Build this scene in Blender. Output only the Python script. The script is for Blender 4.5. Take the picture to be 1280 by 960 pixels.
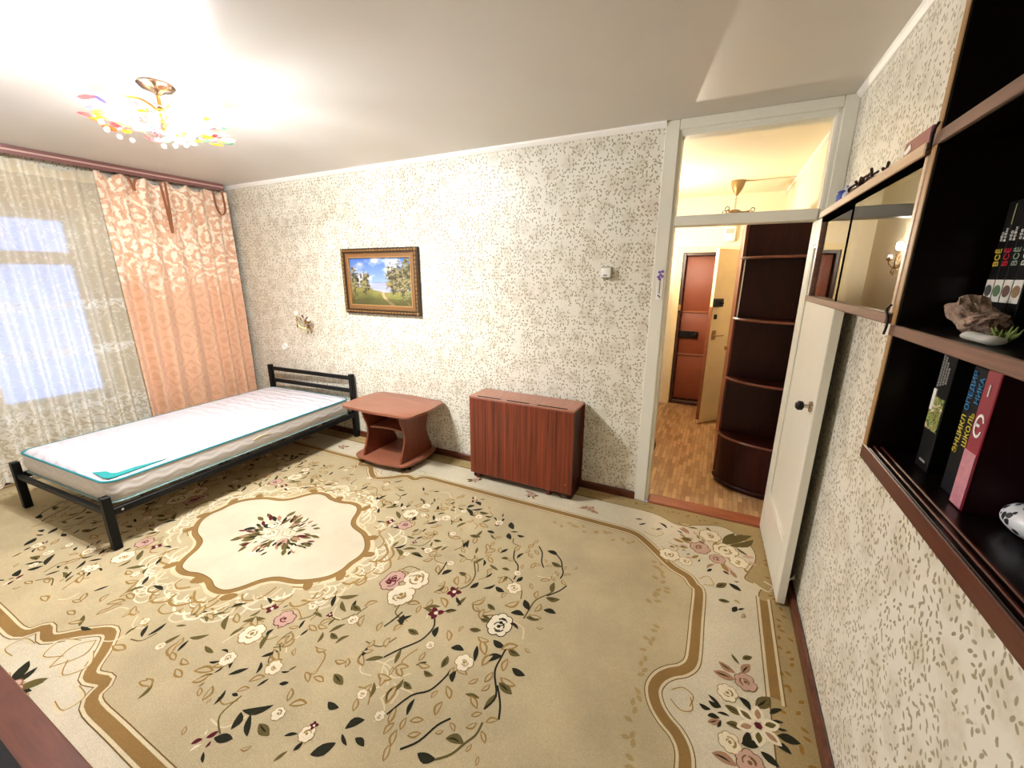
import bpy, bmesh, math, random
from mathutils import Vector, Matrix
random.seed(7)
SC = bpy.context.scene
COL = SC.collection
for o in list(bpy.data.objects): bpy.data.objects.remove(o)

def lin(c):
    return tuple((v/255/12.92 if v/255 <= .04045 else ((v/255+.055)/1.055)**2.4) for v in c)

# ------------------------------------------------------------------ camera, world, exposure
L, R, D, H, YB = -4.884, .515, 2.903, 2.5, -.42
cam = bpy.data.cameras.new('camera'); cam.sensor_width = 36; cam.lens = 516.2/1280*36; cam.clip_start = .02
camo = bpy.data.objects.new('camera', cam); COL.objects.link(camo)
_y, _p, _r = math.radians(-26.283), math.radians(14.66), math.radians(.25)
_F = Vector((math.sin(_y)*math.cos(_p), math.cos(_y)*math.cos(_p), -math.sin(_p)))
_R = Vector((math.cos(_y), -math.sin(_y), 0)); _U = _R.cross(_F)
_R2 = math.cos(_r)*_R + math.sin(_r)*_U; _U2 = -math.sin(_r)*_R + math.cos(_r)*_U
M = Matrix(((_R2.x, _U2.x, -_F.x, 0), (_R2.y, _U2.y, -_F.y, 0), (_R2.z, _U2.z, -_F.z, 1.605), (0, 0, 0, 1)))
camo.matrix_world = M
SC.camera = camo
SC.view_settings.view_transform = 'Standard'; SC.view_settings.look = 'None'
SC.view_settings.gamma = 1; SC.view_settings.use_curve_mapping = False
SC.view_settings.exposure = 1.86
W = bpy.data.worlds.new('world'); SC.world = W; W.use_nodes = True
_bg = W.node_tree.nodes['Background']; _bg.inputs[0].default_value = (.30, .48, 1.0, 1); _bg.inputs[1].default_value = .92
LAMP = 1000.0      # emission of the ceiling lamp's globes
HALL = 680.0      # emission of the hall sconce bulb

# ------------------------------------------------------------------ helpers
ORG = {}
def props(o, label=None, cat=None, group=None, kind=None):
    if label: o['label'] = label
    if cat: o['category'] = cat
    if group: o['group'] = group
    if kind: o['kind'] = kind
    return o
def empty(name, label, cat, loc=(0, 0, 0), rz=0, group=None, kind=None):
    o = bpy.data.objects.new(name, None); COL.objects.link(o)
    o.empty_display_size = .05
    o.location = loc; o.rotation_euler = (0, 0, rz)
    ORG[o] = Vector(loc) if rz == 0 else Vector((0, 0, 0))
    return props(o, label, cat, group, kind)

class MB:
    def __init__(s): s.bm = bmesh.new()
    def _take(s, t):
        me = bpy.data.meshes.new('t'); t.to_mesh(me); t.free(); s.bm.from_mesh(me); bpy.data.meshes.remove(me); return s
    def box(s, x0, x1, y0, y1, z0, z1, bev=0, seg=1, mat=None):
        t = bmesh.new(); bmesh.ops.create_cube(t, size=1)
        for v in t.verts: v.co = Vector(((x0+x1)/2+v.co.x*(x1-x0), (y0+y1)/2+v.co.y*(y1-y0), (z0+z1)/2+v.co.z*(z1-z0)))
        if bev: bmesh.ops.bevel(t, geom=t.edges[:], offset=bev, segments=seg, profile=.5, affect='EDGES')
        if mat is not None: t.transform(mat)
        return s._take(t)
    def tube(s, pts, r, n=8, closed=False, cap=True, rs=None):
        pts = [Vector(p) for p in pts]; k = len(pts); rings = []
        up = None
        for i, p in enumerate(pts):
            if closed: d = pts[(i+1) % k]-pts[i-1]
            else: d = pts[min(i+1, k-1)]-pts[max(i-1, 0)]
            if d.length < 1e-9: d = Vector((0, 0, 1))
            d.normalize()
            if up is None:
                up = Vector((0, 0, 1)) if abs(d.z) < .9 else Vector((1, 0, 0))
            a = d.cross(up)
            if a.length < 1e-5: a = d.cross(Vector((.3, 1, .2)))
            a.normalize(); b = a.cross(d).normalized(); up = b
            rr = rs[i] if rs else r
            rings.append([s.bm.verts.new(p+a*math.cos(2*math.pi*j/n)*rr+b*math.sin(2*math.pi*j/n)*rr) for j in range(n)])
        for i in range(k if closed else k-1):
            A, B = rings[i], rings[(i+1) % k]
            for j in range(n): s.bm.faces.new((A[j], A[(j+1) % n], B[(j+1) % n], B[j]))
        if cap and not closed:
            s.bm.faces.new(rings[0][::-1]); s.bm.faces.new(rings[-1])
        return s
    def lathe(s, prof, c=(0, 0, 0), n=20, axis='z', cap=True):
        rings = []
        for r, h in prof:
            ring = []
            for j in range(n):
                a = 2*math.pi*j/n; q = (r*math.cos(a), r*math.sin(a), h)
                if axis == 'y': q = (q[0], q[2], q[1])
                if axis == 'x': q = (q[2], q[0], q[1])
                ring.append(s.bm.verts.new((c[0]+q[0], c[1]+q[1], c[2]+q[2])))
            rings.append(ring)
        for A, B in zip(rings, rings[1:]):
            for j in range(n): s.bm.faces.new((A[j], A[(j+1) % n], B[(j+1) % n], B[j]))
        if cap:
            s.bm.faces.new(rings[0][::-1]); s.bm.faces.new(rings[-1])
        return s
    def ball(s, c, r, n=12, sc=(1, 1, 1), mat=None):
        t = bmesh.new(); bmesh.ops.create_uvsphere(t, u_segments=n, v_segments=max(6, n*2//3), radius=r)
        for v in t.verts: v.co = Vector((v.co.x*sc[0], v.co.y*sc[1], v.co.z*sc[2]))
        if mat is not None: t.transform(mat)
        for v in t.verts: v.co += Vector(c)
        return s._take(t)
    def prism(s, outline, a, b, axis='z', bev=0):
        """outline in the two other axes, in order; extruded from a to b along axis"""
        def P(u, v, h): return {'z': (u, v, h), 'x': (h, u, v), 'y': (u, h, v)}[axis]
        t = bmesh.new()
        lo = [t.verts.new(P(u, v, a)) for u, v in outline]; hi = [t.verts.new(P(u, v, b)) for u, v in outline]
        n = len(lo); f0 = t.faces.new(lo); f1 = t.faces.new(hi[::-1])
        for i in range(n): t.faces.new((lo[i], hi[i], hi[(i+1) % n], lo[(i+1) % n]))
        if bev:
            bmesh.ops.bevel(t, geom=list(set(f0.edges[:]+f1.edges[:])), offset=bev, segments=2, profile=.5, affect='EDGES')
        return s._take(t)
    def quad(s, *p):
        s.bm.faces.new([s.bm.verts.new(q) for q in p]); return s
    def grid(s, fn, nu, nv):
        g = [[s.bm.verts.new(fn(i/nu, j/nv)) for j in range(nv+1)] for i in range(nu+1)]
        for i in range(nu):
            for j in range(nv): s.bm.faces.new((g[i][j], g[i+1][j], g[i+1][j+1], g[i][j+1]))
        return s
    def build(s, name, mat, parent=None, smooth=True, ang=35, label=None, cat=None, group=None, kind=None, world=True, loc=None):
        bmesh.ops.recalc_face_normals(s.bm, faces=s.bm.faces[:])
        off = Vector((0, 0, 0))
        if parent is not None and world:
            p = parent
            while p.parent is not None: p = p.parent
            off = ORG.get(p, off)
        if loc is not None: off = Vector(loc)
        if off.length:
            for v in s.bm.verts: v.co -= off
        me = bpy.data.meshes.new(name); s.bm.to_mesh(me); s.bm.free()
        if smooth:
            me.shade_smooth(); me.set_sharp_from_angle(angle=math.radians(ang))
        if mat is not None: me.materials.append(mat)
        o = bpy.data.objects.new(name, me); COL.objects.link(o)
        if parent is not None: o.parent = parent
        if loc is not None and parent is None: o.location = loc; ORG[o] = Vector(loc)
        return props(o, label, cat, group, kind)

def catmull(pts, n=8, closed=False):
    P = [Vector(p) for p in pts]; out = []; k = len(P)
    for i in range(k if closed else k-1):
        if closed: a, b, c, d = P[i-1], P[i], P[(i+1) % k], P[(i+2) % k]
        else: a, b, c, d = P[max(i-1, 0)], P[i], P[i+1], P[min(i+2, k-1)]
        for j in range(n):
            t = j/n
            out.append(.5*((2*b)+(c-a)*t+(2*a-5*b+4*c-d)*t*t+(3*b-a-3*c+d)*t**3))
    if not closed: out.append(P[-1])
    return out

def rrect(x0, x1, y0, y1, r, n=6):
    out = []
    for cx, cy, a0 in ((x1-r, y1-r, 0), (x0+r, y1-r, 90), (x0+r, y0+r, 180), (x1-r, y0+r, 270)):
        for i in range(n+1):
            a = math.radians(a0+90*i/n); out.append((cx+r*math.cos(a), cy+r*math.sin(a)))
    return out

# ------------------------------------------------------------------ materials
def newmat(name):
    m = bpy.data.materials.new(name); m.use_nodes = True
    nt = m.node_tree; b = nt.nodes['Principled BSDF']
    return m, nt, b
def N(nt, t, **kw):
    n = nt.nodes.new(t)
    for k, v in kw.items():
        if k.startswith('i_'): n.inputs[k[2:].replace('_', ' ')].default_value = v
        else: setattr(n, k, v)
    return n
def plain(name, rgb, rough=.5, metal=0, spec=.5, noise=0, nscale=30, bump=0, bscale=200, coat=0):
    m, nt, b = newmat(name); c = lin(rgb)
    b.inputs['Base Color'].default_value = (*c, 1); b.inputs['Roughness'].default_value = rough
    b.inputs['Metallic'].default_value = metal; b.inputs['Specular IOR Level'].default_value = spec
    b.inputs['Coat Weight'].default_value = coat
    if noise or bump: tc = N(nt, 'ShaderNodeTexCoord')
    if noise:
        n = N(nt, 'ShaderNodeTexNoise', i_Scale=nscale, i_Detail=4.0); nt.links.new(tc.outputs['Object'], n.inputs['Vector'])
        mx = N(nt, 'ShaderNodeMix', data_type='RGBA')
        nt.links.new(n.outputs['Fac'], mx.inputs[0])
        mx.inputs[6].default_value = (*[v*(1-noise) for v in c], 1); mx.inputs[7].default_value = (*[min(1, v*(1+noise)) for v in c], 1)
        nt.links.new(mx.outputs[2], b.inputs['Base Color'])
    if bump:
        n = N(nt, 'ShaderNodeTexNoise', i_Scale=bscale, i_Detail=3.0); nt.links.new(tc.outputs['Object'], n.inputs['Vector'])
        bp = N(nt, 'ShaderNodeBump', i_Strength=bump, i_Distance=.01); nt.links.new(n.outputs['Fac'], bp.inputs['Height'])
        nt.links.new(bp.outputs[0], b.inputs['Normal'])
    return m
def wood(name, c1, c2, scale=(60, 60, 2), rough=.35, spec=.5, coat=0, dist=1.5):
    m, nt, b = newmat(name)
    tc = N(nt, 'ShaderNodeTexCoord'); mp = N(nt, 'ShaderNodeMapping'); mp.inputs['Scale'].default_value = scale
    nt.links.new(tc.outputs['Object'], mp.inputs[0])
    n = N(nt, 'ShaderNodeTexNoise', i_Scale=1.0, i_Detail=5.0, i_Roughness=.65, i_Distortion=dist); nt.links.new(mp.outputs[0], n.inputs['Vector'])
    r = N(nt, 'ShaderNodeValToRGB'); r.color_ramp.elements[0].position = .3; r.color_ramp.elements[1].position = .72
    r.color_ramp.elements[0].color = (*lin(c1), 1); r.color_ramp.elements[1].color = (*lin(c2), 1)
    nt.links.new(n.outputs['Fac'], r.inputs[0]); nt.links.new(r.outputs[0], b.inputs['Base Color'])
    b.inputs['Roughness'].default_value = rough; b.inputs['Specular IOR Level'].default_value = spec; b.inputs['Coat Weight'].default_value = coat
    return m
def glass(name, tint=(1, 1, 1), ior=1.5, rough=0.0):
    m, nt, b = newmat(name); nt.nodes.remove(b)
    out = nt.nodes['Material Output']
    tr = N(nt, 'ShaderNodeBsdfTransparent'); tr.inputs[0].default_value = (*tint, 1)
    gl = N(nt, 'ShaderNodeBsdfGlossy'); gl.inputs['Roughness'].default_value = rough
    fr = N(nt, 'ShaderNodeFresnel'); fr.inputs[0].default_value = ior
    mx = N(nt, 'ShaderNodeMixShader')
    nt.links.new(fr.outputs[0], mx.inputs[0]); nt.links.new(tr.outputs[0], mx.inputs[1]); nt.links.new(gl.outputs[0], mx.inputs[2])
    nt.links.new(mx.outputs[0], out.inputs[0])
    return m
def emis(name, rgb, s):
    m, nt, b = newmat(name)
    b.inputs['Base Color'].default_value = (*rgb, 1); b.inputs['Emission Color'].default_value = (*rgb, 1); b.inputs['Emission Strength'].default_value = s
    return m

def wallpaper(name, ax):
    """cream vinyl paper with sprigs of small olive leaves and pale beige blooms; ax = the two wall axes"""
    m, nt, b = newmat(name); lk = nt.links.new
    tc = N(nt, 'ShaderNodeTexCoord'); sp = N(nt, 'ShaderNodeSeparateXYZ'); cb = N(nt, 'ShaderNodeCombineXYZ')
    lk(tc.outputs['Object'], sp.inputs[0]); lk(sp.outputs[ax[0]], cb.inputs[0]); lk(sp.outputs[ax[1]], cb.inputs[1])
    uv = cb.outputs[0]
    def flecks(scale, a, bb, dens, off):
        ad = N(nt, 'ShaderNodeVectorMath', operation='ADD'); lk(uv, ad.inputs[0]); ad.inputs[1].default_value = (off, off*.7, 0)
        v = N(nt, 'ShaderNodeTexVoronoi', voronoi_dimensions='2D', i_Scale=scale); lk(ad.outputs[0], v.inputs['Vector'])
        d = N(nt, 'ShaderNodeVectorMath', operation='SUBTRACT'); lk(ad.outputs[0], d.inputs[0]); lk(v.outputs['Position'], d.inputs[1])
        sc = N(nt, 'ShaderNodeSeparateColor'); lk(v.outputs['Color'], sc.inputs[0])
        an = N(nt, 'ShaderNodeMath', operation='MULTIPLY_ADD'); lk(sc.outputs[0], an.inputs[0]); an.inputs[1].default_value = 2.6; an.inputs[2].default_value = .3
        rt = N(nt, 'ShaderNodeVectorRotate', rotation_type='Z_AXIS'); lk(d.outputs[0], rt.inputs[0]); lk(an.outputs[0], rt.inputs['Angle'])
        ml = N(nt, 'ShaderNodeVectorMath', operation='MULTIPLY'); lk(rt.outputs[0], ml.inputs[0]); ml.inputs[1].default_value = (1/a, 1/bb, 0)
        ln = N(nt, 'ShaderNodeVectorMath', operation='LENGTH'); lk(ml.outputs[0], ln.inputs[0])
        lt = N(nt, 'ShaderNodeMapRange', interpolation_type='SMOOTHSTEP'); lk(ln.outputs['Value'], lt.inputs[0])
        lt.inputs[1].default_value = .8; lt.inputs[2].default_value = 1.1; lt.inputs[3].default_value = 1; lt.inputs[4].default_value = 0
        dn = N(nt, 'ShaderNodeMath', operation='LESS_THAN'); lk(sc.outputs[1], dn.inputs[0]); dn.inputs[1].default_value = dens
        o = N(nt, 'ShaderNodeMath', operation='MULTIPLY'); lk(lt.outputs[0], o.inputs[0]); lk(dn.outputs[0], o.inputs[1])
        return o.outputs[0]
    f1 = flecks(35, .0097, .0045, .70, 0); f2 = flecks(43, .0078, .0036, .60, 3.3)
    mx = N(nt, 'ShaderNodeMath', operation='MAXIMUM'); lk(f1, mx.inputs[0]); lk(f2, mx.inputs[1])
    cl = N(nt, 'ShaderNodeTexNoise', i_Scale=9.0, i_Detail=2.0); lk(uv, cl.inputs['Vector'])
    cm = N(nt, 'ShaderNodeMapRange', interpolation_type='SMOOTHSTEP'); lk(cl.outputs['Fac'], cm.inputs[0])
    cm.inputs[1].default_value = .33; cm.inputs[2].default_value = .44
    fl = N(nt, 'ShaderNodeMath', operation='MULTIPLY'); lk(mx.outputs[0], fl.inputs[0]); lk(cm.outputs[0], fl.inputs[1])
    # pale blooms
    wn = N(nt, 'ShaderNodeTexNoise', i_Scale=22.0, i_Detail=2.0); lk(uv, wn.inputs['Vector'])
    wo = N(nt, 'ShaderNodeMix', data_type='VECTOR'); wo.inputs[0].default_value = .03; lk(uv, wo.inputs[4]); lk(wn.outputs['Color'], wo.inputs[5])
    bl = N(nt, 'ShaderNodeTexVoronoi', voronoi_dimensions='2D', i_Scale=7.5); lk(wo.outputs[1], bl.inputs['Vector'])
    br = N(nt, 'ShaderNodeMapRange', interpolation_type='SMOOTHSTEP'); lk(bl.outputs['Distance'], br.inputs[0])
    br.inputs[1].default_value = .18; br.inputs[2].default_value = .48; br.inputs[3].default_value = .62; br.inputs[4].default_value = 0
    pn = N(nt, 'ShaderNodeTexNoise', i_Scale=50.0, i_Detail=3.0); lk(uv, pn.inputs['Vector'])
    bm_ = N(nt, 'ShaderNodeMath', operation='MULTIPLY'); lk(br.outputs[0], bm_.inputs[0]); lk(pn.outputs['Fac'], bm_.inputs[1])
    c1 = N(nt, 'ShaderNodeMix', data_type='RGBA'); lk(bm_.outputs[0], c1.inputs[0])
    c1.inputs[6].default_value = (*lin((227, 221, 205)), 1); c1.inputs[7].default_value = (*lin((186, 172, 142)), 1)
    c2 = N(nt, 'ShaderNodeMix', data_type='RGBA'); lk(fl.outputs[0], c2.inputs[0]); lk(c1.outputs[2], c2.inputs[6]); c2.inputs[7].default_value = (*lin((158, 147, 117)), 1)
    lk(c2.outputs[2], b.inputs['Base Color'])
    b.inputs['Roughness'].default_value = .42; b.inputs['Specular IOR Level'].default_value = .45
    bn = N(nt, 'ShaderNodeBump', i_Strength=.25, i_Distance=.004); lk(pn.outputs['Fac'], bn.inputs['Height']); lk(bn.outputs[0], b.inputs['Normal'])
    return m

WP_XZ = wallpaper('wallpaper_xz', (0, 2)); WP_YZ = wallpaper('wallpaper_yz', (1, 2))
PAINT = plain('white_gloss_paint', (226, 222, 206), .32, noise=.05, nscale=6, bump=.05, bscale=60)
CEIL = plain('ceiling_distemper', (216, 210, 202), .42, noise=.04, nscale=2.5, bump=.12, bscale=14)
CORN = plain('cornice_white', (244, 240, 232), .5)
BASEB = wood('baseboard_brown', (58, 26, 14), (112, 58, 34), (8, 8, 60), .35)
HALLW = plain('hall_wallpaper', (238, 228, 202), .6, noise=.06, nscale=8)
HALLC = plain('hall_ceiling', (240, 226, 200), .6)
BLACK = plain('black_powder_coat', (7, 7, 8), .5, spec=.25, bump=.03, bscale=400)
BRASS = plain('aged_brass', (150, 112, 52), .3, metal=1)
CHROME = plain('chrome', (200, 195, 185), .12, metal=1)
DARKMETAL = plain('dark_metal', (40, 34, 30), .35, metal=.8)
WHITEP = plain('white_plastic', (238, 236, 228), .35)
MAHOG = wood('mahogany_stripe', (62, 19, 10), (148, 66, 38), (60, 60, 1.2), .3, dist=.6)
MAHOGT = wood('mahogany_top', (138, 84, 64), (176, 122, 98), (70, 10, 70), .3, dist=.4)
CHERRY = wood('cherry_laminate', (138, 82, 60), (156, 98, 74), (2, 14, 40), .28, dist=.6)
UNIT = wood('dark_wall_unit', (10, 5, 5), (22, 9, 7), (30, 3, 30), .28, spec=.35)
UNITE = wood('wall_unit_edge', (92, 56, 40), (128, 84, 62), (30, 3, 40), .4)
UNITR = wood('wall_unit_red_edge', (66, 26, 16), (96, 42, 26), (30, 3, 40), .3)
EDGEG = plain('worn_gold_edge', (158, 116, 62), .5, noise=.2, nscale=60)
DKWARD = wood('dark_wardrobe', (34, 9, 7), (56, 19, 13), (20, 20, 2), .4, spec=.2)
WARDE = wood('wardrobe_edge', (92, 48, 34), (124, 72, 52), (20, 20, 20), .35)
MATTEB = plain('matte_black', (4, 4, 4), .9, spec=0)
PANE = glass('clear_pane', (.97, .985, .98))

# ------------------------------------------------------------------ the setting
def struct(name, mb, mat, label, cat, smooth=False):
    return mb.build(name, mat, None, smooth, label=label, cat=cat, kind='structure')
struct('floor', MB().box(L-.1, R+.1, YB-.1, D, -.06, -.008), wood('floor_boards', (110, 62, 34), (150, 92, 52), (3, 30, 3)), 'brown board floor of the room under the large rug', 'floor')
struct('ceiling', MB().box(L-.1, R+.1, YB-.1, D+.1, H, H+.08), CEIL, 'off white painted ceiling of the room around the flower lamp', 'ceiling')
struct('wall_back', MB().box(L-.1, -.405, D, D+.1, -.06, H), WP_XZ, 'back wall in cream leaf wallpaper behind bed and painting', 'wall')
struct('wall_right', MB().box(R, R+.1, YB-.1, D+.1, -.06, H), WP_YZ, 'right wall in cream leaf wallpaper behind open door and shelf unit', 'wall')
struct('wall_front', MB().box(L-.1, R+.1, YB-.1, YB, -.06, H), WP_XZ, 'wallpapered wall behind the viewer, behind the brown cabinet', 'wall')
WY0, WY1, WZ0, WZ1 = -.30, 1.70, .52, 2.10
mb = MB().box(L-.25, L, YB-.1, WY0, -.06, H).box(L-.25, L, WY1, D+.1, -.06, H).box(L-.25, L, WY0, WY1, -.06, WZ0).box(L-.25, L, WY0, WY1, WZ1, H)
struct('wall_left', mb, WP_YZ, 'window wall on the left behind the curtains', 'wall')

# window
win = empty('window_1', 'white framed window glowing blue behind the lace curtain', 'window', (L-.12, .64, WZ0), kind='structure')
mb = MB()
xa, xb = L-.16, L-.09
for a in ((WY0, WY0+.07, WZ0, WZ1), (WY1-.07, WY1, WZ0, WZ1), (WY0, WY1, WZ0, WZ0+.07), (WY0, WY1, WZ1-.07, WZ1)): mb.box(xa, xb, *a, bev=.006)
mb.build('window_frame', PAINT, win, False)
for yc in (.34, .98): MB().box(xa+.005, xb-.005, yc-.045, yc+.045, WZ0+.06, WZ1-.06, bev=.006).build('mullion', PAINT, win, False)
MB().box(xa+.003, xb-.003, WY0+.06, WY1-.06, 1.68, 1.78, bev=.006).build('transom', PAINT, win, False)
for y0, y1 in ((WY0+.07, .295), (.385, .935), (1.025, WY1-.07)):
    for z0, z1 in ((WZ0+.07, 1.68), (1.78, WZ1-.07)):
        MB().box(L-.128, L-.124, y0, y1, z0, z1).build('pane', PANE, win, False)
MB().box(L-.09, L+.06, WY0-.05, WY1+.05, WZ0-.035, WZ0, bev=.008).build('sill', PAINT, win, False)

# baseboards, cornices
struct('baseboard_back', MB().box(L, -.405, D-.02, D, -.008, .055, bev=.006), BASEB, 'dark brown baseboard along the back wall', 'baseboard')
struct('baseboard_right', MB().box(R-.025, R, YB, D-.06, -.008, .055, bev=.008), BASEB, 'dark brown baseboard along the right wall under the shelf unit', 'baseboard')
struct('baseboard_left', MB().box(L, L+.02, YB, D-.02, -.008, .055, bev=.006), BASEB, 'dark brown baseboard under the window wall', 'baseboard')
struct('trim_1', MB().prism([(D, H), (D-.028, H), (D-.024, H-.012), (D-.008, H-.03), (D, H-.032)], L, -.405, 'x'), CORN, 'thin white cornice along the top of the back wall', 'cornice')
mb = MB(); mb.prism([(R, H), (R-.024, H), (R-.02, H-.012), (R-.007, H-.026), (R, H-.028)], YB, D-.02, 'y')
struct('trim_2', mb, CORN, 'thin white cornice along the top of the right wall', 'cornice')
struct('trim_3', MB().box(L, L+.022, D-.022, D, .05, H-.03, bev=.004), CORN, 'thin white corner strip between curtain and back wall', 'corner strip')
struct('trim_4', MB().box(-.31, .425, D-.018, D+.105, -.06, .012, bev=.006), wood('threshold_wood', (124, 62, 36), (172, 98, 62), (4, 40, 40), .4), 'worn red brown wooden threshold in the doorway', 'threshold')

# door frame with transom light (fills the end of the back wall)
fr = empty('trim_5', 'white painted door frame with a glazed transom up to the ceiling', 'door frame', (.05, D, -.008), kind='structure')
def jamb(x0, x1, xi0, xi1):
    mb = MB().box(x0, x1, D-.012, D+.012, -.008, H, bev=.004).box(xi0, xi1, D+.002, D+.10, -.008, H, bev=.003)
    return mb
jamb(-.412, -.330, -.400, -.312).build('jamb', PAINT, fr, False)
jamb(.452, R, .425, R).build('jamb', PAINT, fr, False)
MB().box(.430, .456, D-.004, D+.02, 1.965, 2.43, bev=.004).build('bead', PAINT, fr, False)
MB().box(-.330, .452, D-.012, D+.012, 2.445, H, bev=.004).box(-.312, .43, D+.002, D+.10, 2.412, H, bev=.003).build('lintel', PAINT, fr, False)
MB().box(-.320, .44, D-.002, D+.018, 2.425, 2.45, bev=.006).build('bead', PAINT, fr, False)
MB().box(-.312, .425, D-.006, D+.10, 1.908, 1.968, bev=.005).build('transom_bar', PAINT, fr, False)
MB().box(-.312, .425, D+.05, D+.054, 1.968, 2.412).build('transom_pane', PANE, fr, False)

# hall beyond the doorway
HY0, HY1, HX0 = D+.1, 5.58, -.72
def lino():
    m, nt, b = newmat('hall_linoleum'); lk = nt.links.new
    tc = N(nt, 'ShaderNodeTexCoord'); mp = N(nt, 'ShaderNodeMapping'); mp.inputs['Rotation'].default_value = (0, 0, math.radians(90)); lk(tc.outputs['Object'], mp.inputs[0])
    br = N(nt, 'ShaderNodeTexBrick', i_Scale=1.0); br.inputs['Brick Width'].default_value = .16; br.inputs['Row Height'].default_value = .032
    br.inputs['Mortar Size'].default_value = .0012; br.inputs['Color1'].default_value = (*lin((208, 168, 118)), 1); br.inputs['Color2'].default_value = (*lin((158, 116, 70)), 1); br.inputs['Mortar'].default_value = (*lin((120, 80, 42)), 1)
    lk(mp.outputs[0], br.inputs[0])
    n = N(nt, 'ShaderNodeTexNoise', i_Scale=45.0, i_Detail=4.0); lk(tc.outputs['Object'], n.inputs[0])
    mx = N(nt, 'ShaderNodeMix', data_type='RGBA', blend_type='OVERLAY'); mx.inputs[0].default_value = .4
    lk(br.outputs[0], mx.inputs[6]); lk(n.outputs['Color'], mx.inputs[7])
    hs = N(nt, 'ShaderNodeHueSaturation'); hs.inputs['Saturation'].default_value = .95; lk(mx.outputs[2], hs.inputs['Color']); lk(hs.outputs[0], b.inputs['Base Color'])
    b.inputs['Roughness'].default_value = .3
    return m
struct('floor_hall', MB().box(HX0, R+.1, HY0, HY1+.3, -.06, -.006), lino(), 'tan block patterned linoleum floor of the hall', 'floor')
struct('ceiling_hall', MB().box(HX0-.1, R+.1, HY0, HY1+.3, H, H+.08), HALLC, 'warm lit hall ceiling seen through the transom', 'ceiling')
struct('wall_hall_left', MB().box(HX0-.1, HX0, HY0, HY1+.3, -.06, H), HALLW, 'yellow cream left wall of the hall behind the doorway', 'wall')
struct('wall_hall_right', MB().box(R, R+.1, HY0, HY1+.3, -.06, H), HALLW, 'yellow cream right wall of the hall behind the wardrobe', 'wall')
mb = MB().box(HX0, -.46, HY1, HY1+.16, -.06, H).box(.40, R, HY1, HY1+.16, -.06, H).box(-.46, .40, HY1, HY1+.16, 1.89, H)
struct('wall_hall_end', mb, HALLW, 'cream end wall of the hall around the entrance door', 'wall')
struct('wall_hall_outer', MB().box(HX0-.1, R+.1, HY1+.30, HY1+.36, -.06, H), HALLW, 'stairwell wall hidden behind the entrance door', 'wall')
struct('wall_hall_near', MB().box(HX0-.1, -.41, HY0, HY0+.02, -.06, H), HALLW, 'hall side of the wall beside the doorway', 'wall')
struct('trim_6', MB().box(R-.02, R, HY0, HY1, H-.03, H), CORN, 'thin pale cornice on the right of the hall ceiling', 'cornice')

# ------------------------------------------------------------------ rug
RC = dict(field=(178, 161, 126), outer=(160, 138, 96), cream=(198, 186, 160), gold=(138, 107, 62), line=(112, 84, 46), d=(42, 40, 28), o=(96, 84, 46), t=(146, 116, 64), R=(88, 28, 36), c=(216, 203, 174), p=(158, 120, 92), g=(142, 108, 52), gf=(164, 140, 94), pale=(202, 186, 150), pk=(186, 150, 132))
RCX, RCY = -2.36, 1.42
def rugmat(name, base=None):
    m, nt, b = newmat(name); lk = nt.links.new
    tc = N(nt, 'ShaderNodeTexCoord')
    if base is None:
        ca = N(nt, 'ShaderNodeVertexColor', layer_name='Col'); src = ca.outputs[0]
    else:
        rg = N(nt, 'ShaderNodeRGB'); rg.outputs[0].default_value = (*lin(base), 1); src = rg.outputs[0]
    n1 = N(nt, 'ShaderNodeTexNoise', i_Scale=2.2, i_Detail=5.0, i_Roughness=.6); lk(tc.outputs['Object'], n1.inputs[0])
    n2 = N(nt, 'ShaderNodeTexNoise', i_Scale=320.0, i_Detail=2.0); lk(tc.outputs['Object'], n2.inputs[0])
    r1 = N(nt, 'ShaderNodeMapRange'); lk(n1.outputs['Fac'], r1.inputs[0]); r1.inputs[1].default_value = .3; r1.inputs[2].default_value = .7; r1.inputs[3].default_value = .86; r1.inputs[4].default_value = 1.12
    r2 = N(nt, 'ShaderNodeMapRange'); lk(n2.outputs['Fac'], r2.inputs[0]); r2.inputs[1].default_value = .3; r2.inputs[2].default_value = .7; r2.inputs[3].default_value = .85; r2.inputs[4].default_value = 1.15
    mu = N(nt, 'ShaderNodeMath', operation='MULTIPLY'); lk(r1.outputs[0], mu.inputs[0]); lk(r2.outputs[0], mu.inputs[1])
    vm = N(nt, 'ShaderNodeVectorMath', operation='SCALE'); lk(src, vm.inputs[0]); lk(mu.outputs[0], vm.inputs['Scale'])
    lk(vm.outputs[0], b.inputs['Base Color']); b.inputs['Roughness'].default_value = .95; b.inputs['Specular IOR Level'].default_value = .1
    bp = N(nt, 'ShaderNodeBump', i_Strength=.5, i_Distance=.004); lk(n2.outputs['Fac'], bp.inputs['Height']); lk(bp.outputs[0], b.inputs['Normal'])
    return m
rug = MB().box(L+.03, .500, -.09, D-.022, -.008, 0, bev=.003).build('rug', rugmat('rug_pile', RC['outer']), None, False,
    label='large beige floral rug with medallion and bordered edges covering the floor', cat='rug', loc=(RCX, RCY, -.008))
POLY = []   # (z layer, colour key, points)
PID = [0]
def poly(pts, z, c, sub=None):
    if sub is None: PID[0] += 1; sub = PID[0] % 28
    POLY.append((z+sub/30, c, [(p[0], p[1]) for p in pts]))
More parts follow.
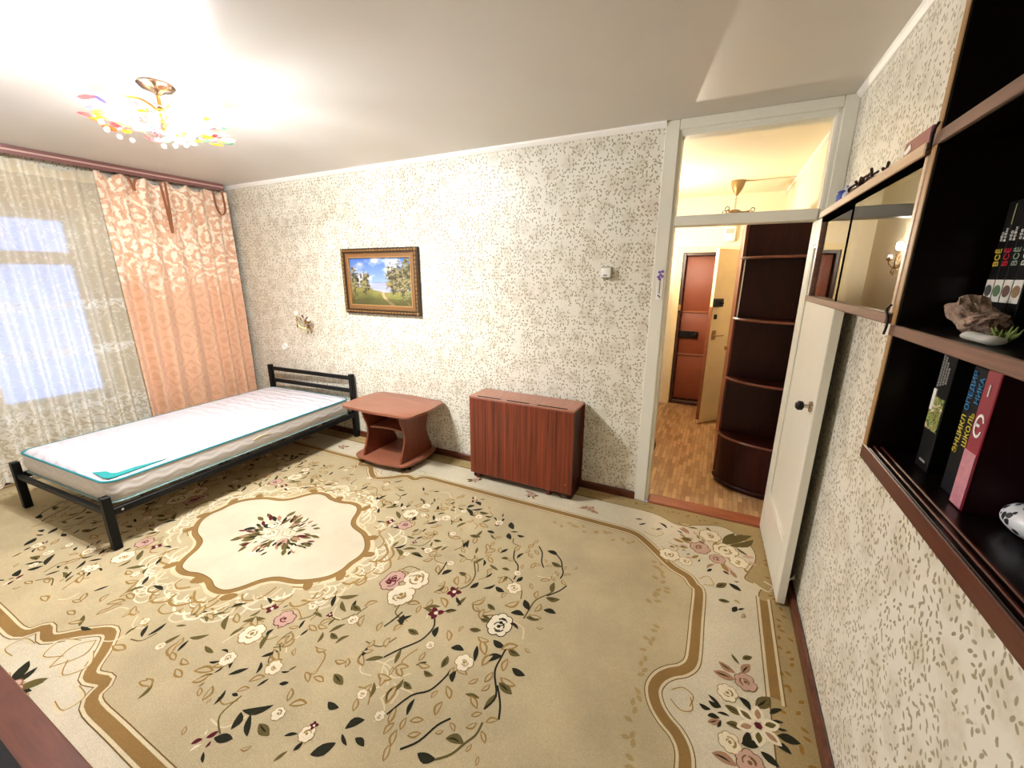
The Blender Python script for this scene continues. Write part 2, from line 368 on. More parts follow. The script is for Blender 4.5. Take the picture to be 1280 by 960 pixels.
def stroke(pts, w, z, c, n=5, closed=False, taper=False):
    P = catmull([Vector((p[0], p[1], 0)) for p in pts], n, closed) if n > 1 else [Vector((p[0], p[1], 0)) for p in pts]
    k = len(P); Lf, Rt = [], []
    for i in range(k):
        d = (P[(i+1) % k]-P[i-1]) if closed else (P[min(i+1, k-1)]-P[max(i-1, 0)])
        if d.length < 1e-8: d = Vector((1, 0, 0))
        d.normalize(); nn = Vector((-d.y, d.x, 0))
        ww = w*(1-.8*i/(k-1)) if taper else w
        Lf.append(P[i]+nn*ww/2); Rt.append(P[i]-nn*ww/2)
    PID[0] += 1; sb = PID[0] % 28
    for i in range(k if closed else k-1):
        j = (i+1) % k; poly([Lf[i], Lf[j], Rt[j], Rt[i]], z, c, sb+(i % 3)*.3)
def leafp(a, b, wr, z, c, bend=0):
    a = Vector((a[0], a[1])); b = Vector((b[0], b[1])); d = b-a; n = Vector((-d.y, d.x)); up, dn = [], []
    for t, w in ((.12, .45), (.3, .85), (.5, 1), (.7, .8), (.88, .4)):
        m = a+d*t+n*bend*math.sin(math.pi*t)
        up.append(m+n*wr*w/2); dn.append(m-n*wr*w/2)
    poly([a]+up+[b]+dn[::-1], z, c)
def leaf(k, x0, y0, x1, y1, rnd):
    a, b = (x0, y0), (x1, y1); bend = rnd.uniform(-.15, .15)
    fat = k.isupper() and k not in 'R' or k == 'R'; kk = k.lower() if k != 'R' else 'R'
    wr = .48 if fat else .27
    if kk == 't':
        leafp(a, b, .46, 3, 't', bend)
        leafp((a[0]*.86+b[0]*.14, a[1]*.86+b[1]*.14), (a[0]*.14+b[0]*.86, a[1]*.14+b[1]*.86), .30, 4, 'field', bend)
    elif kk in 'op' and fat:
        leafp(a, b, wr, 3, 'o' if kk == 'o' else 'p', bend)
        leafp((a[0]*.9+b[0]*.1, a[1]*.9+b[1]*.1), (a[0]*.25+b[0]*.75, a[1]*.25+b[1]*.75), .14, 4, 'd', bend)
    else:
        leafp(a, b, wr, 3, kk if kk in RC else 'd', bend)
def disc(x, y, r, z, c, n=10, e=1, rot=0):
    poly([(x+r*math.cos(6.2832*i/n)*math.cos(rot)-r*e*math.sin(6.2832*i/n)*math.sin(rot), y+r*math.cos(6.2832*i/n)*math.sin(rot)+r*e*math.sin(6.2832*i/n)*math.cos(rot)) for i in range(n)], z, c)
def flower(k, x, y, r, rnd):
    if k == 'L':      # large open lily
        for i in range(6):
            a = .5+i*math.pi/3; b = (x+r*math.cos(a), y+r*math.sin(a)); s = (x+.12*r*math.cos(a), y+.12*r*math.sin(a))
            leafp(s, b, .62, 5, 'c'); leafp((x+.3*r*math.cos(a), y+.3*r*math.sin(a)), (x+.82*r*math.cos(a), y+.82*r*math.sin(a)), .5, 6, 'p' if i % 2 else 'o')
        disc(x, y, r*.16, 7, 'R'); return
    if k == 'r':
        for i in range(4):
            a = rnd.uniform(0, 1)+i*1.57; leafp((x, y), (x+r*1.2*math.cos(a), y+r*1.2*math.sin(a)), .7, 5, 'R')
        disc(x, y, r*.3, 6, 'c'); return
    rim, fill = {'Q': ('R', 'pk'), 'c': ('t', 'c'), 'p': ('line', 'pk'), 'k': ('d', 'c')}[k]
    for i in range(7):
        a = rnd.uniform(-.2, .2)+i*.8976; q = (x+.55*r*math.cos(a), y+.55*r*math.sin(a))
        disc(*q, r*.46, 4, rim, 9); disc(*q, r*.38, 5, fill, 9)
    disc(x, y, r*.45, 6, fill, 10)
    for i in range(4):
        a = rnd.uniform(0, 6.28); rr = r*rnd.uniform(.25, .5)
        stroke([(x+rr*math.cos(a+t), y+rr*math.sin(a+t)) for t in (0, .5, 1.0, 1.5)], r*.1, 7, rim, 2)
    disc(x, y, r*.16, 7, 'R' if k == 'Q' else rim, 8)
def quads(fn):
    for sx in (1, -1):
        for sy in (1, -1): fn(sx, sy)
def closed4(q):
    """quadrant polyline from the +u axis round to the +v axis, mirrored to a closed loop"""
    a = q; b = [(-u, v) for u, v in q[::-1]][1:]; c = [(-u, -v) for u, v in a][1:]; d = [(u, -v) for u, v in q[::-1]][1:-1]
    return a+b+c+d
INN = [(2.30, 0), (2.318, .06), (2.355, .105), (2.40, .14), (2.43, .19), (2.437, .27), (2.437, .45), (2.437, .66), (2.41, .70), (2.372, .757), (2.29, .80), (2.19, .90), (2.12, .97), (2.03, 1.03), (1.85, 1.04), (1.2, 1.04), (.6, 1.04), (.36, 1.035), (.30, .97), (.20, .985), (.10, .90), (.0, .845)]
OUT = [(2.715, 0), (2.715, .3), (2.715, .74), (2.735, .838), (2.66, .872), (2.68, .95), (2.725, 1.10), (2.69, 1.24), (2.56, 1.36), (2.42, 1.32), (2.28, 1.253), (2.116, 1.325), (1.756, 1.329), (.9, 1.329), (0, 1.329)]
inn = catmull([Vector((u, v, 0)) for u, v in closed4(INN)], 4, True); out = catmull([Vector((u, v, 0)) for u, v in closed4(OUT)], 4, True)
poly(out, 0, 'cream'); poly(inn, 1, 'field')
stroke(inn, .040, 2, 'gold', 1, True)
def offs(P, d):
    k = len(P); o = []
    for i in range(k):
        t = (P[(i+1) % k]-P[i-1]).normalized(); o.append(P[i]+Vector((-t.y, t.x, 0))*d)
    return o
for dd, w, c in ((.026, .010, 'pale'), (-.026, .010, 'pale'), (.033, .004, 'line'), (-.033, .004, 'line')): stroke(offs(inn, dd), w, 2, c, 1, True)
stroke(out, .005, 2, 'line', 1, True)
def sides(sx, sy):
    stroke([(sx*2.737, sy*.17), (sx*2.737, sy*.74)], .036, 2, 'gold', 1)
    for du, w, c in ((-.024, .011, 'pale'), (.024, .011, 'pale'), (.032, .004, 'line'), (-.032, .004, 'line')): stroke([(sx*(2.737+du), sy*.15), (sx*(2.737+du), sy*.76)], w, 2, c, 1)
    stroke([(sx*1.75, sy*1.338), (sx*.5, sy*1.338)], .012, 2, 'gold', 1)
    # scrolls inside the corner and cartouches
    for q, w in (([(2.45, .72), (2.50, .74), (2.47, .80), (2.43, .76)], .012), ([(2.20, .96), (2.27, .93), (2.30, .99), (2.24, 1.02)], .012), ([(2.08, 1.07), (2.16, 1.05), (2.20, 1.11), (2.12, 1.13)], .012), ([(2.70, .86), (2.76, .82), (2.79, .87), (2.75, .90)], .012), ([(2.36, .02), (2.40, .05), (2.44, .03), (2.43, -.02)], .010), ([(.06, .93), (.14, .97), (.10, 1.04), (.02, 1.0)], .012), ([(.22, 1.03), (.30, 1.04), (.30, 1.10), (.22, 1.10)], .012), ([(.0, .90), (.05, .96), (.0, 1.05)], .010)):
        stroke([(sx*u, sy*v) for u, v in q], w, 3, 'pale', 4); stroke([(sx*u+.006, sy*v+.006) for u, v in q], .004, 4, 't', 4)
    rnd = random.Random(5)
    # faint gold sprigs in the outer strip and inside the field corners
    for i in range(40):
        u = 2.79+rnd.uniform(-.022, .03); v = .02+i*.034
        if v < 1.3:
            a = rnd.uniform(0, 6.28); leafp((sx*u, sy*v), (sx*(u+.03*math.cos(a)), sy*(v+.03*math.sin(a))), .5, 2, 'g')
    for i in range(70):
        u = .25+i*.035; a = rnd.uniform(0, 6.28); v = 1.40+rnd.uniform(-.02, .02)
        if u < 2.55: leafp((sx*u, sy*v), (sx*(u+.03*math.cos(a)), sy*(v+.02*math.sin(a))), .5, 2, 'g')
    for i in range(34):
        t = i/33
        u, v = (2.24+rnd.uniform(-.03, .03), .45+.4*t) if i % 2 else (1.55+.5*t, .93+rnd.uniform(-.03, .03))
        a = rnd.uniform(0, 6.28); leafp((sx*u, sy*v), (sx*(u+.04*math.cos(a)), sy*(v+.04*math.sin(a))), .55, 2, 'gf')
    for i in range(10):
        a = rnd.uniform(0, 6.28); u, v = 2.26+rnd.uniform(-.03, .03), .05+i*.03
        leafp((sx*u, sy*v), (sx*(u+.035*math.cos(a)), sy*(v+.035*math.sin(a))), .55, 2, 'gf')
quads(sides)
# field sprays, corner bouquets and side bouquets (millimetres from the rug's centre)
FL="d229,627,281,574 d351,511,396,459 o324,580,366,538 o392,539,466,601 d400,764,378,706 d753,615,795,561 d712,729,760,672 d651,750,654,712 d791,828,771,771 D937,660,969,639 d895,622,927,604 o917,606,931,574 D944,853,912,797 d909,792,999,724 d1020,841,953,785 O1015,794,1087,804 D917,896,982,868 R866,944,886,916 R892,909,909,874 R924,929,918,907 c888,961,901,926 c878,908,869,890 d968,959,933,938 D809,770,839,765 D1312,665,1354,609 D1271,780,1321,713 D1369,671,1419,678 D1208,798,1214,763 o1177,851,1192,806 d1135,780,1174,753 d1316,682,1363,703 D1175,623,1232,621 O1101,530,1172,548 d1380,521,1358,469 d769,442,749,394 d808,467,811,422 d798,279,751,213 o772,218,858,160 o812,229,886,271 O878,225,947,233 o746,348,810,348 O922,391,977,400 o910,458,884,404 t1011,574,1030,550 t1120,490,1094,450 t1122,403,1166,370 t1194,339,1177,294 t1276,542,1274,492 t1312,487,1286,437 t1311,435,1300,405 t1291,608,1264,561 t1441,582,1420,527 t1498,629,1485,583 t1512,684,1499,635 t1033,694,999,648 t829,387,886,378 o523,615,532,548 o491,537,576,474 o621,799,655,752 o658,814,660,789 t760,839,756,815 t815,758,849,723 t759,550,759,491 t876,548,848,517 d578,730,618,704 d562,672,605,667 d811,675,776,630 t808,943,782,918 t1040,878,1065,852 d452,386,508,403 d586,393,595,367 D669,536,665,495 D1184,212,1152,156 D1366,196,1346,139 o1294,382,1271,313 D1561,342,1546,291 d1483,528,1468,462 O1483,308,1476,248 D1463,210,1524,195 d1377,519,1359,462 O1382,425,1433,437 O1426,351,1475,353 O1227,216,1291,217 D1600,611,1670,598 O1659,528,1729,513 D1639,195,1689,142 D1751,175,1816,182 O1692,95,1757,108 O1731,257,1802,278 D1613,88,1681,101 o1731,377,1747,299 d1317,55,1371,19 O1497,11,1551,2 O1484,87,1538,68 t1203,340,1185,286 t1378,326,1375,276 t1308,429,1298,394 t1306,403,1359,364 t1524,434,1532,394 t1578,481,1572,422 t1505,539,1551,511 t1530,583,1571,552 t1496,580,1487,532 t1503,636,1484,581 t1505,672,1497,629 t1431,571,1423,519 t1622,318,1649,279 t1678,284,1689,226 t1724,208,1716,143 t1658,355,1709,388 t1699,421,1734,392 t1760,417,1800,386 t1704,466,1734,430 t1761,448,1796,480 t1747,533,1754,501 t1803,554,1795,523 t1641,476,1677,495 t1614,531,1639,508 t1448,122,1453,85 t1761,61,1793,75 t1564,113,1621,175 t1199,123,1190,71"
FF="Q657,433,43 c601,558,50 c635,685,30 c852,624,30 c1044,739,23 c1203,739,26 Q941,21,48 c1052,85,47 c955,291,24 r543,421,22 r831,319,13 r1202,708,12 Q935,10,43 c1052,60,63 r1287,79,29 k1600,12,51 c1556,244,36"
FS="1116,254,1128,204,1135,146;1231,378,1266,316,1320,235,1328,156,1301,109;1413,558,1447,461,1499,411,1520,350,1526,301;1731,377,1748,311,1694,223,1687,150,1686,83;1666,600,1706,562,1729,513,1751,468,1751,421;1800,386,1777,331,1732,270;1538,628,1580,578,1607,504,1637,462"
CL="P2534,251,2599,222 P2515,191,2598,188 o2584,317,2615,275 O2627,310,2666,341 P2622,233,2655,296 D2468,16,2510,11 D2499,44,2546,39 D2498,-20,2541,-10 P2499,-46,2541,-16 d2574,15,2531,9 D2607,115,2646,73 O2557,54,2618,40 O2561,-18,2620,-18 O2665,95,2718,168 d2712,63,2754,78 d2725,46,2763,53 D2727,15,2800,21 D2714,-16,2766,-33 D2669,-71,2724,-99 d2710,92,2755,134 D2609,-74,2671,-49 D2614,-66,2635,-14 P2516,-152,2595,-159 d2498,71,2546,36 d2532,-51,2544,-15"
CF="p2634,195,37 c2567,112,34 c2573,-87,34 p2634,-129,41 L2668,23,69"
DL="d2012,1201,2059,1216 d2045,1139,2087,1177 d2166,1226,2222,1178 d2157,1128,2195,1159 d2235,1217,2256,1211 d2279,1182,2318,1160 o2344,1247,2407,1262 O2518,733,2569,792 D2579,797,2638,761 d2602,826,2631,835 O2528,639,2583,651 D2594,584,2613,632 d2618,611,2648,635 t2631,562,2644,600 t2599,674,2628,659 R2549,894,2583,874 d2421,911,2430,942 p2468,877,2508,935 o2549,1162,2618,1320 o2556,1158,2664,1327 o2571,1166,2717,1338 o2586,1166,2722,1294 o2586,1158,2704,1225 o2622,1155,2684,1103 d2317,1023,2344,1022 d2324,984,2350,987 d2353,950,2374,971 d2387,1051,2415,1109 t2275,1280,2373,1296"
DF="c2476,1217,53 p2425,1056,47 c2564,1097,58 p2521,987,36 c2633,1011,42 c2264,905,48 c2354,884,31"
CG="2765,540 2769,461 2782,391 2783,321 2787,264 2792,218 2784,155 2778,102 2793,74 2797,-33 2784,2"

def nums(t): return [float(v)/1000 for v in t.split(',')]
def field(sx, sy):
    rnd = random.Random(11 if sx*sy > 0 else 23)
    for t in FL.split():
        x0, y0, x1, y1 = nums(t[1:]); leaf(t[0], sx*x0, sy*y0, sx*x1, sy*y1, rnd)
    for s in FS.split(';'):
        q = nums(s); stroke([(sx*q[i], sy*q[i+1]) for i in range(0, len(q), 2)], .008, 3, 'd' if rnd.random() < .6 else 'o', 4)
    for t in FF.split():
        x, y, r = nums(t[1:]); flower(t[0], sx*x, sy*y, r*1.2, rnd)
    for t in DL.split():
        x0, y0, x1, y1 = nums(t[1:]); leaf(t[0], sx*x0, sy*y0, sx*x1, sy*y1, rnd)
    for t in DF.split():
        x, y, r = nums(t[1:]); flower(t[0], sx*x, sy*y, r*1.3, rnd)
    for i in range(46):
        a = rnd.uniform(0, 6.28); q = rnd.uniform(.3, 1); u, v = 2.50+.20*q*math.cos(a), 1.06+.20*q*math.sin(a); b_ = a+rnd.uniform(-.6, .6); l_ = rnd.uniform(.04, .075)
        leafp((sx*u, sy*v), (sx*(u+l_*math.cos(b_)), sy*(v+l_*math.sin(b_))), .4, 2.5, rnd.choice(('o', 't', 't', 'p', 'd', 'pk')))
    # small border sprigs along the long sides
    for u0 in (.75, 1.25, 1.7):
        for i in range(9):
            a = rnd.uniform(0, 6.28); r = rnd.uniform(.03, .07); c = rnd.choice('dooptp')
            leafp((sx*u0+.3*r*math.cos(a), sy*1.18+.3*r*math.sin(a)), (sx*u0+r*1.3*math.cos(a), sy*1.18+r*math.sin(a)), .4, 3, c)
        flower('p', sx*u0, sy*1.18, .03, rnd)
quads(field)
rnd = random.Random(31)
for i in range(620):
    a = rnd.uniform(0, 6.28); r = rnd.uniform(.5, 1); u, v = 1.80*r*math.cos(a), .98*r*math.sin(a)
    if (u/.80)**2+(v/.60)**2 < 1 or abs(v) > .9: continue
    b = rnd.uniform(0, 6.28); ln_ = rnd.uniform(.045, .085); k = rnd.random()
    if k < .50: leaf('t', u, v, u+ln_*math.cos(b), v+ln_*math.sin(b), rnd)
    elif k < .66: stroke([(u, v), (u+ln_*math.cos(b), v+ln_*math.sin(b)), (u+1.7*ln_*math.cos(b+.5), v+1.7*ln_*math.sin(b+.5))], .006, 2, rnd.choice(('t', 'pale', 'o')), 4)
    elif k < .93: leaf('o' if k < .80 else 'd', u, v, u+ln_*math.cos(b), v+ln_*math.sin(b), rnd)
    else: flower('c', u, v, .022, rnd)
for sx in (1, -1):
    rnd = random.Random(3)
    for t in CL.split():
        x0, y0, x1, y1 = nums(t[1:]); leaf(t[0], sx*x0, y0, sx*x1, y1, rnd)
    for t in CF.split():
        x, y, r = nums(t[1:]); flower(t[0], sx*x, y, r*1.2, rnd)
for sy in (1, -1):      # bouquets in the middle of the long sides
    rnd = random.Random(9)
    for i in range(22):
        a = rnd.uniform(0, 6.28); r = rnd.uniform(.07, .16); leafp((.3*r*math.cos(a), sy*1.17+.2*r*math.sin(a)), (r*1.5*math.cos(a), sy*1.17+r*.75*math.sin(a)), .38, 3, rnd.choice('ddoop'))
    for x, r, k in ((0, .06, 'p'), (.1, .045, 'c'), (-.1, .045, 'c')): flower(k, x, sy*1.17, r, rnd)
# medallion
MED = [(.635, 0), (.64, .07), (.615, .14), (.555, .20), (.48, .245), (.37, .275), (.31, .325), (.265, .41), (.21, .465), (.13, .475), (.06, .455), (0, .45)]
med = catmull([Vector((u, v, 0)) for u, v in closed4(MED)], 4, True)
poly([p*1.075 for p in med], 2, 'pale'); stroke(med, .030, 4, 'gold', 1, True); poly(med, 3, 'cream'); stroke(offs(med, .016), .005, 5, 'line', 1, True)
rnd = random.Random(21)
for p in [(.66, .1), (.56, .23), (.27, .47), (.0, .47)]:
    for sx in (1, -1):
        for sy in (1, -1): disc(sx*p[0], sy*p[1], .042, 4, 'gold', 12, .6, rnd.uniform(0, 3))
for i in range(230):
    p = med[int(i/230*len(med))]; d = p.normalized(); t = Vector((-d.y, d.x, 0)); s = rnd.choice((-1, 1)); k = rnd.uniform(.05, .16)
    q = p+d*rnd.uniform(.03, .17)
    stroke([q, q+t*s*k*.5+d*k*.35, q+t*s*k+d*k*.2, q+t*s*k*1.05-d*k*.15], rnd.uniform(.006, .014), 2, rnd.choice(('pale', 'c', 'c', 't')), 3)
for i in range(130):
    a = rnd.uniform(0, 6.28); r0 = rnd.uniform(.25, .85); x, y = r0*.30*math.cos(a), r0*.20*math.sin(a); b = a+rnd.uniform(-.5, .5); ln = rnd.uniform(.04, .085)
    leafp((x, y), (x+ln*math.cos(b), y+ln*math.sin(b)), rnd.uniform(.25, .5), 4+(i % 3), rnd.choice(('d', 'o', 'o', 'd', 'c', 'p', 'R', 'o')) if r0 > .35 else rnd.choice('co'))
for x, y, r, k in ((-.05, -.03, .055, 'c'), (.05, .04, .05, 'c'), (.10, -.05, .04, 'p'), (-.12, .05, .045, 'k'), (.0, .1, .035, 'p')): flower(k, x, y, r, rnd)
# one woven layer, hardly raised above the pile
verts, faces, cols = [], [], []
def clip(v): return (min(max(v[0], L+.04-RCX), .495-RCX), min(max(v[1], -.085-RCY), D-.03-RCY))
for z, c, pts in POLY:
    k = len(verts); pts = [clip(p) for p in pts]
    verts += [(x, y, .0081+.0003*z) for x, y in pts]; faces.append(list(range(k, k+len(pts)))); cols.append((*lin(RC[c]), 1))
me = bpy.data.meshes.new('woven_pattern'); me.from_pydata(verts, [], faces); me.materials.append(rugmat('rug_pattern'))
at = me.color_attributes.new('Col', 'FLOAT_COLOR', 'CORNER'); flat = []
for f, c in zip(faces, cols): flat += list(c)*len(f)
at.data.foreach_set('color', flat)
bm = bmesh.new(); bm.from_mesh(me)
for f in bm.faces:
    f.normal_update()
    if f.normal.z < 0: f.normal_flip()
bm.to_mesh(me); bm.free()
o = bpy.data.objects.new('woven_pattern', me); COL.objects.link(o); o.parent = rug; o['kind'] = 'stuff'; o['label'] = 'woven medallion, vines, flowers and scrolled borders'

# ------------------------------------------------------------------ bed and mattress
BRZ = math.atan2(.1, 1.98)
bed = empty('metal_bed', 'low black metal bed frame with two-rail headboard against the back wall', 'bed', (-3.665, .855, 0), BRZ)
hw, ln = .577, 1.975
for sx in (-1, 1):
    for y, h in ((0, .345), (ln, .655)):
        MB().box(sx*hw-.022, sx*hw+.022, y-.022, y+.022, .0, h, bev=.004).build('post', BLACK, bed, False, world=False)
for z in (.615, .485): MB().box(-hw+.02, hw-.02, ln-.013, ln+.013, z-.019, z+.019, bev=.004).build('head_rail', BLACK, bed, False, world=False)
for sx in (-1, 1):
    o = MB().box(sx*hw-.016, sx*hw+.016, .02, ln-.02, .215, .258, bev=.004).build('side_rail', BLACK, bed, False, world=False)
    MB().lathe([(.008, 0), (.008, .006), (.004, .01)], (sx*(hw+.016), .06, .238), 10, 'x').build('bolt', CHROME, o, world=False) if sx > 0 else None
for y in (0, ln): MB().box(-hw+.02, hw-.02, y-.013, y+.013, .222, .258, bev=.004).build('cross_rail', BLACK, bed, False, world=False)
for i in range(12):
    y = .12+i*.158; MB().box(-hw+.012, hw-.012, y, y+.055, .246, .257).build('slat', wood('slat_birch', (190, 160, 110), (210, 180, 130), (4, 30, 30)) if i == 0 else bpy.data.materials['slat_birch'], bed, False, world=False)
MB().tube([(0, .9, .24), (0, .9, .01)], .018, 10).build('middle_leg', BLACK, bed, world=False)

def mattmat(name, c1, side):
    m, nt, b = newmat(name); lk = nt.links.new
    tc = N(nt, 'ShaderNodeTexCoord'); b.inputs['Base Color'].default_value = (*lin(c1), 1); b.inputs['Roughness'].default_value = .75
    mp = N(nt, 'ShaderNodeMapping'); lk(tc.outputs['Object'], mp.inputs[0])
    w = N(nt, 'ShaderNodeTexWave', wave_type='BANDS', bands_direction='Z' if side else 'Y', i_Scale=(7.0 if side else 4.0), i_Distortion=0.0)
    n = N(nt, 'ShaderNodeTexNoise', i_Scale=(1.0 if side else 9.0), i_Detail=2.0)
    if side:    # rows of wavy stitching along the sides
        sp = N(nt, 'ShaderNodeSeparateXYZ'); lk(tc.outputs['Object'], sp.inputs[0])
        su = N(nt, 'ShaderNodeMath', operation='ADD'); lk(sp.outputs[0], su.inputs[0]); lk(sp.outputs[1], su.inputs[1])
        sn = N(nt, 'ShaderNodeMath', operation='MULTIPLY'); lk(su.outputs[0], sn.inputs[0]); sn.inputs[1].default_value = 44
        s2 = N(nt, 'ShaderNodeMath', operation='SINE'); lk(sn.outputs[0], s2.inputs[0])
        s3 = N(nt, 'ShaderNodeMath', operation='MULTIPLY_ADD'); lk(s2.outputs[0], s3.inputs[0]); s3.inputs[1].default_value = .012; lk(sp.outputs[2], s3.inputs[2])
        cb = N(nt, 'ShaderNodeCombineXYZ'); lk(s3.outputs[0], cb.inputs[2]); lk(cb.outputs[0], w.inputs[0])
        h = w.outputs['Fac']
    else:       # padded quilting
        lk(tc.outputs['Object'], n.inputs[0])
        mx = N(nt, 'ShaderNodeMix', data_type='VECTOR'); mx.inputs[0].default_value = .12; lk(tc.outputs['Object'], mx.inputs[4]); lk(n.outputs['Color'], mx.inputs[5]); lk(mx.outputs[1], w.inputs[0])
        v = N(nt, 'ShaderNodeTexVoronoi', feature='SMOOTH_F1', i_Scale=11.0); lk(mx.outputs[1], v.inputs['Vector'])
        ad = N(nt, 'ShaderNodeMath', operation='ADD'); lk(w.outputs['Fac'], ad.inputs[0]); lk(v.outputs['Distance'], ad.inputs[1]); h = ad.outputs[0]
    bp = N(nt, 'ShaderNodeBump', i_Strength=.35 if side else .5, i_Distance=.005 if side else .02); lk(h, bp.inputs['Height']); lk(bp.outputs[0], b.inputs['Normal'])
    return m
mat_ = empty('mattress', 'white quilted mattress with teal piping lying on the metal bed', 'mattress', (-3.665, .855, 0), BRZ)
MX, MY0, MY1, MZ0, MZ1 = .560, .028, 1.945, .262, .42
def ring(z, ins, rr=.075): return [(x, y, z) for x, y in rrect(-MX+ins, MX-ins, MY0+ins, MY1-ins, rr-ins*.5, 8)]
mb = MB(); rows = [ring(MZ0, .02), ring(MZ0+.015, .004), ring((MZ0+MZ1)/2, -.008), ring(MZ1-.012, .002)]
rv = [[mb.bm.verts.new(p) for p in r] for r in rows]
for A, B in zip(rv, rv[1:]):
    for j in range(len(A)): mb.bm.faces.new((A[j], A[(j+1) % len(A)], B[(j+1) % len(B)], B[j]))
mb.bm.faces.new(rv[0])
mb.build('side_border', mattmat('mattress_side', (212, 205, 200), True), mat_, ang=60, world=False)
mb = MB(); rows = [ring(MZ1-.014, .003), ring(MZ1-.004, .012), ring(MZ1+.004, .04), ring(MZ1+.012, .12)]
rv = [[mb.bm.verts.new(p) for p in r] for r in rows]
for A, B in zip(rv, rv[1:]):
    for j in range(len(A)): mb.bm.faces.new((A[j], A[(j+1) % len(A)], B[(j+1) % len(B)], B[j]))
mb.bm.faces.new(rv[-1])
mb.build('top_panel', mattmat('mattress_top', (214, 207, 212), False), mat_, ang=60, world=False)
TEAL = plain('teal_piping', (28, 128, 138), .6)
MB().tube(ring(MZ1-.010, -.002), .0065, 6, True).build('piping', TEAL, mat_, world=False)
MB().tube(ring(MZ0+.012, -.001), .006, 6, True).build('piping', plain('pale_teal_piping', (120, 150, 146), .6), mat_, world=False)
cx, cy = MX-.035, MY0+.035
MB().prism([(cx+.016, cy+.03), (cx+.006, cy+.30), (cx-.06, cy+.085), (cx-.185, cy-.004), (cx-.03, cy-.016), (cx+.006, cy-.004)], MZ1+.0045, MZ1+.0075).build('corner_label', plain('teal_label', (20, 142, 140), .45), mat_, False, world=False, label='teal satin corner label')
h = [(MX+.009, .92+i*.03, .352+.012*math.sin(math.pi*i/5)) for i in range(6)]
MB().tube(h, .006, 6).build('handle', plain('beige_strap', (190, 176, 140), .7), mat_, world=False)

# ------------------------------------------------------------------ side table
tb = empty('side_table', 'low cherry laminate table on casters with hourglass sides beside the bed', 'table', (-2.46, 2.64, 0))
def wavy(x0, x1, y0, y1, r, bow, n=8):
    """rounded board whose edges bow outwards in the middle and dip before each corner"""
    pts = []; cs = [(x1-r, y1-r, 0), (x0+r, y1-r, 90), (x0+r, y0+r, 180), (x1-r, y0+r, 270)]
    for k, (cx, cy, a0) in enumerate(cs):
        for i in range(5):
            a = math.radians(a0+90*i/4); pts.append((cx+r*math.cos(a), cy+r*math.sin(a)))
        nx = [(0, 1), (-1, 0), (0, -1), (1, 0)][k]; tx = [(-1, 0), (0, -1), (1, 0), (0, 1)][k]
        cx2, cy2, _ = cs[(k+1) % 4]; a = (cx+nx[0]*r, cy+nx[1]*r); b = (cx2+nx[0]*r, cy2+nx[1]*r)
        for i in range(1, n):
            t = i/n; w = bow*(1-math.cos(2*math.pi*t))/2*1.0
            pts.append((a[0]+(b[0]-a[0])*t+nx[0]*w, a[1]+(b[1]-a[1])*t+nx[1]*w))
    return pts
MB().prism(wavy(-2.845, -2.075, 2.385, 2.885, .065, .016), .502, .522, bev=.004).build('top', CHERRY, tb)
MB().prism(wavy(-2.755, -2.17, 2.40, 2.875, .07, .02), .052, .072, bev=.004).build('base', CHERRY, tb)
prof = [(2.43, .072), (2.435, .11), (2.47, .19), (2.495, .27), (2.49, .34), (2.46, .42), (2.445, .502)]
pf = [(p.x, p.y) for p in catmull([Vector((a, b, 0)) for a, b in prof], 4)]
pr_ = [(5.275-a, b) for a, b in pf[::-1]]
CHD = wood('cherry_side', (104, 48, 30), (136, 68, 44), (30, 30, 3), .3)
for xc in (-2.645, -2.235): MB().prism(pf+pr_, xc-.009, xc+.009, 'x').build('side_panel', CHD, tb, ang=50)
sh = [(-2.636, 2.76), (-2.636, 2.52)]+[(-2.636+.392*i/8, 2.52+.035*math.sin(math.pi*i/8)) for i in range(1, 8)]+[(-2.244, 2.52), (-2.244, 2.76)]
MB().prism(sh, .305, .321).build('shelf', CHERRY, tb, ang=50)
MB().box(-2.636, -2.244, 2.735, 2.751, .321, .45).build('back_rail', CHD, tb, False)
for x in (-2.68, -2.24):
    for y in (2.47, 2.80):
        o = MB().tube([(x-.012, y, .022), (x+.012, y, .022)], .022, 12).build('caster', BLACK, tb)
        MB().box(x-.016, x+.016, y-.012, y+.012, .040, .052).build('caster_fork', DARKMETAL, o, False)

# ------------------------------------------------------------------ folded gateleg table
gt = empty('gateleg_table', 'folded mahogany drop-leaf table standing against the back wall', 'table', (-1.24, 2.76, 0))
MB().box(-1.668, -.812, 2.645, 2.872, .683, .700, bev=.003).build('top', MAHOGT, gt, False)
fl = MB().box(-1.668, -.812, 2.622, 2.640, .052, .683, bev=.003).build('drop_leaf', MAHOG, gt, False)
MB().box(-1.668, -.812, 2.620, 2.645, .684, .699, bev=.003).build('leaf_edge', MAHOGT, fl, False)
MB().box(-1.668, -.812, 2.876, 2.880, .06, .683).build('drop_leaf', MAHOG, gt, False)
for x0, x1 in ((-1.60, -1.40), (-1.345, -1.165), (-1.10, -.87)): MB().box(x0, x1, 2.634, 2.648, .6985, .7022).build('hinge_slot', BLACK, gt, False)
for x in (-1.645, -.835): MB().box(x-.009, x+.009, 2.66, 2.855, .10, .683).build('end_panel', DKWARD, gt, False)
MB().box(-1.636, -.844, 2.74, 2.756, .18, .66).build('stretcher_panel', DKWARD, gt, False)
for x in (-1.645, -.835): MB().box(x-.016, x+.016, 2.66, 2.85, .0, .10, bev=.004).build('foot', DKWARD, gt, False)
MB().box(-1.63, -1.60, 2.645, 2.675, 0, .66, bev=.003).build('gate_leg', MAHOG, gt, False)
MB().box(-1.02, -.985, 2.645, 2.675, 0, .66, bev=.003).build('gate_leg', MAHOG, gt, False)
MB().box(-.895, -.885, 2.644, 2.66, 0, .1).build('stay', WARDE, gt, False)
